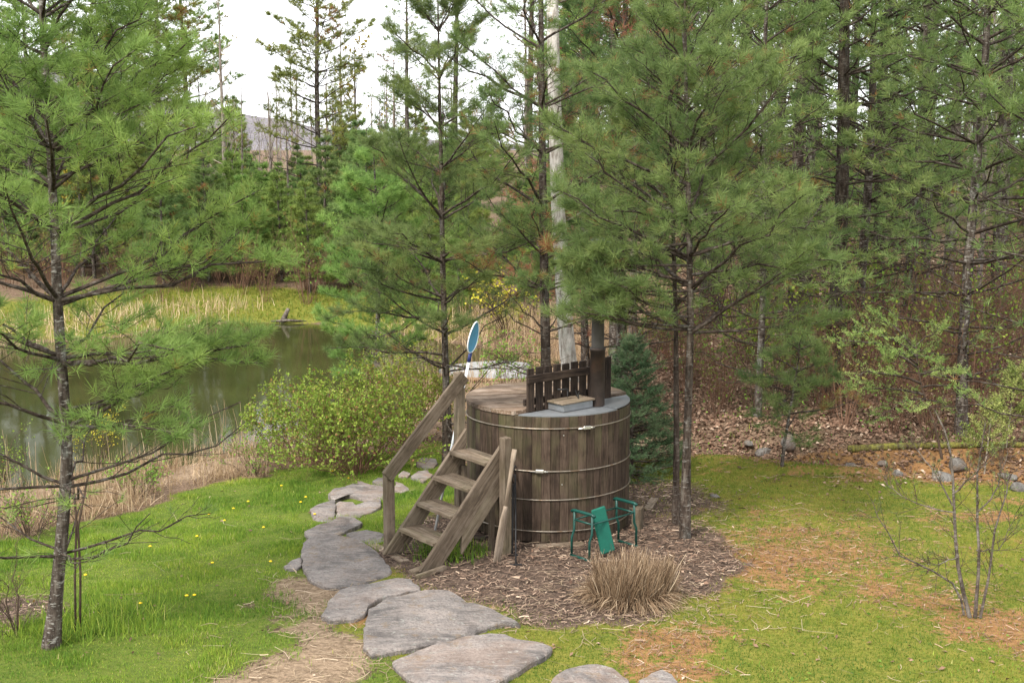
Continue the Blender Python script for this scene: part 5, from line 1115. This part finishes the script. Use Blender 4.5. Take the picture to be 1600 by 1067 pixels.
stuff('grass', ac, 'grass', 'short bright green lawn sloping to the pond', 'grass')
ac = Acc(); x, y, z = scatter(330000, (-1.2, 7.2), (8.5, 17.5), lambda x, y: np.clip(zones(x, y)['z_moss'], 0, 1)*(1-.95*zones(x, y)['z_needle'])*np.clip(1.4-(y-8.5)/12, .25, 1)); k = off_stone(x, y); x, y, z = x[k], y[k], z[k]; n = len(x)
pt = .6*sstep(.3, .7, fbm(x*.9, y*.9, 91))+.4*sstep(.3, .7, fbm(x*4.5, y*4.5, 92)); blades(ac, x, y, z, rng.uniform(.012, .034, n), rng.uniform(.006, .012, n), np.clip(.02+.78*pt+rng.normal(0, .17, n), 0, 1), .8)
x, y, z = scatter(26000, (-14, 1), (33, 41), lambda x, y: zones(x, y)['z_moss']); n = len(x); blades(ac, x, y, z, rng.uniform(.04, .12, n), rng.uniform(.02, .04, n), T_(n, .45, .2), .6)
stuff('moss', ac, 'moss', 'yellow-green moss and thin grass about the tub', 'moss')
ac = Acc(); x, y, z = scatter(60000, (-.6, 6.6), (9, 16.5), lambda x, y: sstep(.62, .78, fbm(x*1.7, y*1.7, 55))*np.clip(zones(x, y)['z_moss'], 0, 1)*.5); n = len(x); blades(ac, x, y, z, rng.uniform(.02, .06, n), rng.uniform(.006, .012, n), T_(n, .4, .2), .8)
x, y, z = scatter(8000, (1.5, 7), (15.5, 19), lambda x, y: sstep(.6, .8, fbm(x*1.5, y*1.5, 57))*.5); n = len(x); blades(ac, x, y, z, rng.uniform(.04, .14, n), rng.uniform(.008, .016, n), T_(n, .35, .2), .7)
x, y, z = scatter(9000, (-.8, 6.8), (8.8, 16.3), lambda x, y: sstep(.6, .8, fbm(x*2.3, y*2.3, 155))*np.clip(zones(x, y)['z_moss'], 0, 1)); n = len(x); k = off_stone(x, y); x, y, z = x[k], y[k], z[k]; n = len(x)
leaves(ac, np.stack([x, y, z+rng.uniform(.005, .02, n)], -1), norm(rng.normal(size=(n, 3))*np.array([1, 1, .35])+np.array([0, 0, .35])), rng.uniform(.02, .05, n), T_(n, .3, .18), .55)
stuff('grass', ac, 'grass', 'green grass and weed patches in the moss right of the tub', 'grass')
ac = Acc(); x, y, z = scatter(26000, (-.5, 5.4), (9.3, 16), lambda x, y: zones(x, y)['z_needle']*.8); n = len(x); lying(ac, x, y, z, rng.uniform(.04, .11, n), rng.uniform(.003, .006, n), T_(n, .45, .25), .05); stuff('fallen_needles', ac, 'litter', 'fallen russet pine needles under the full green pine', 'needles')
# dandelions
bm = bmesh.new(); bmesh.ops.create_uvsphere(bm, u_segments=10, v_segments=5, radius=.017)
for v in bm.verts: v.co.z = v.co.z*.45+.05
fl = bm_mesh(bm, 'flower', True); fl.materials.append(M['yellow']); a2 = Acc(); tubes(a2, np.array([[0, 0, -.01], [.003, 0, .045]]), np.array([.003, .003]), 5); stm = a2.mesh('stem'); stm.materials.append(M['stem'])
for px, py in [(292, 938), (304, 937), (220, 950), (332, 886), (423, 884), (235, 860), (492, 809), (308, 844), (351, 819), (327, 809), (134, 905), (470, 790), (388, 789), (478, 782), (520, 741), (365, 800), (412, 830), (609, 1006), (440, 764), (545, 752)]:
    q = spot(px, py); t = thing('dandelion', 'yellow dandelion flower in the lawn' if px != 609 else 'yellow dandelion at the edge of the largest pale flagstone', 'dandelion', q, 'dandelions in the lawn' if px != 609 else None)
    mobj('flower', fl, None, t, (0, 0, 0)); mobj('stem', stm, None, t)
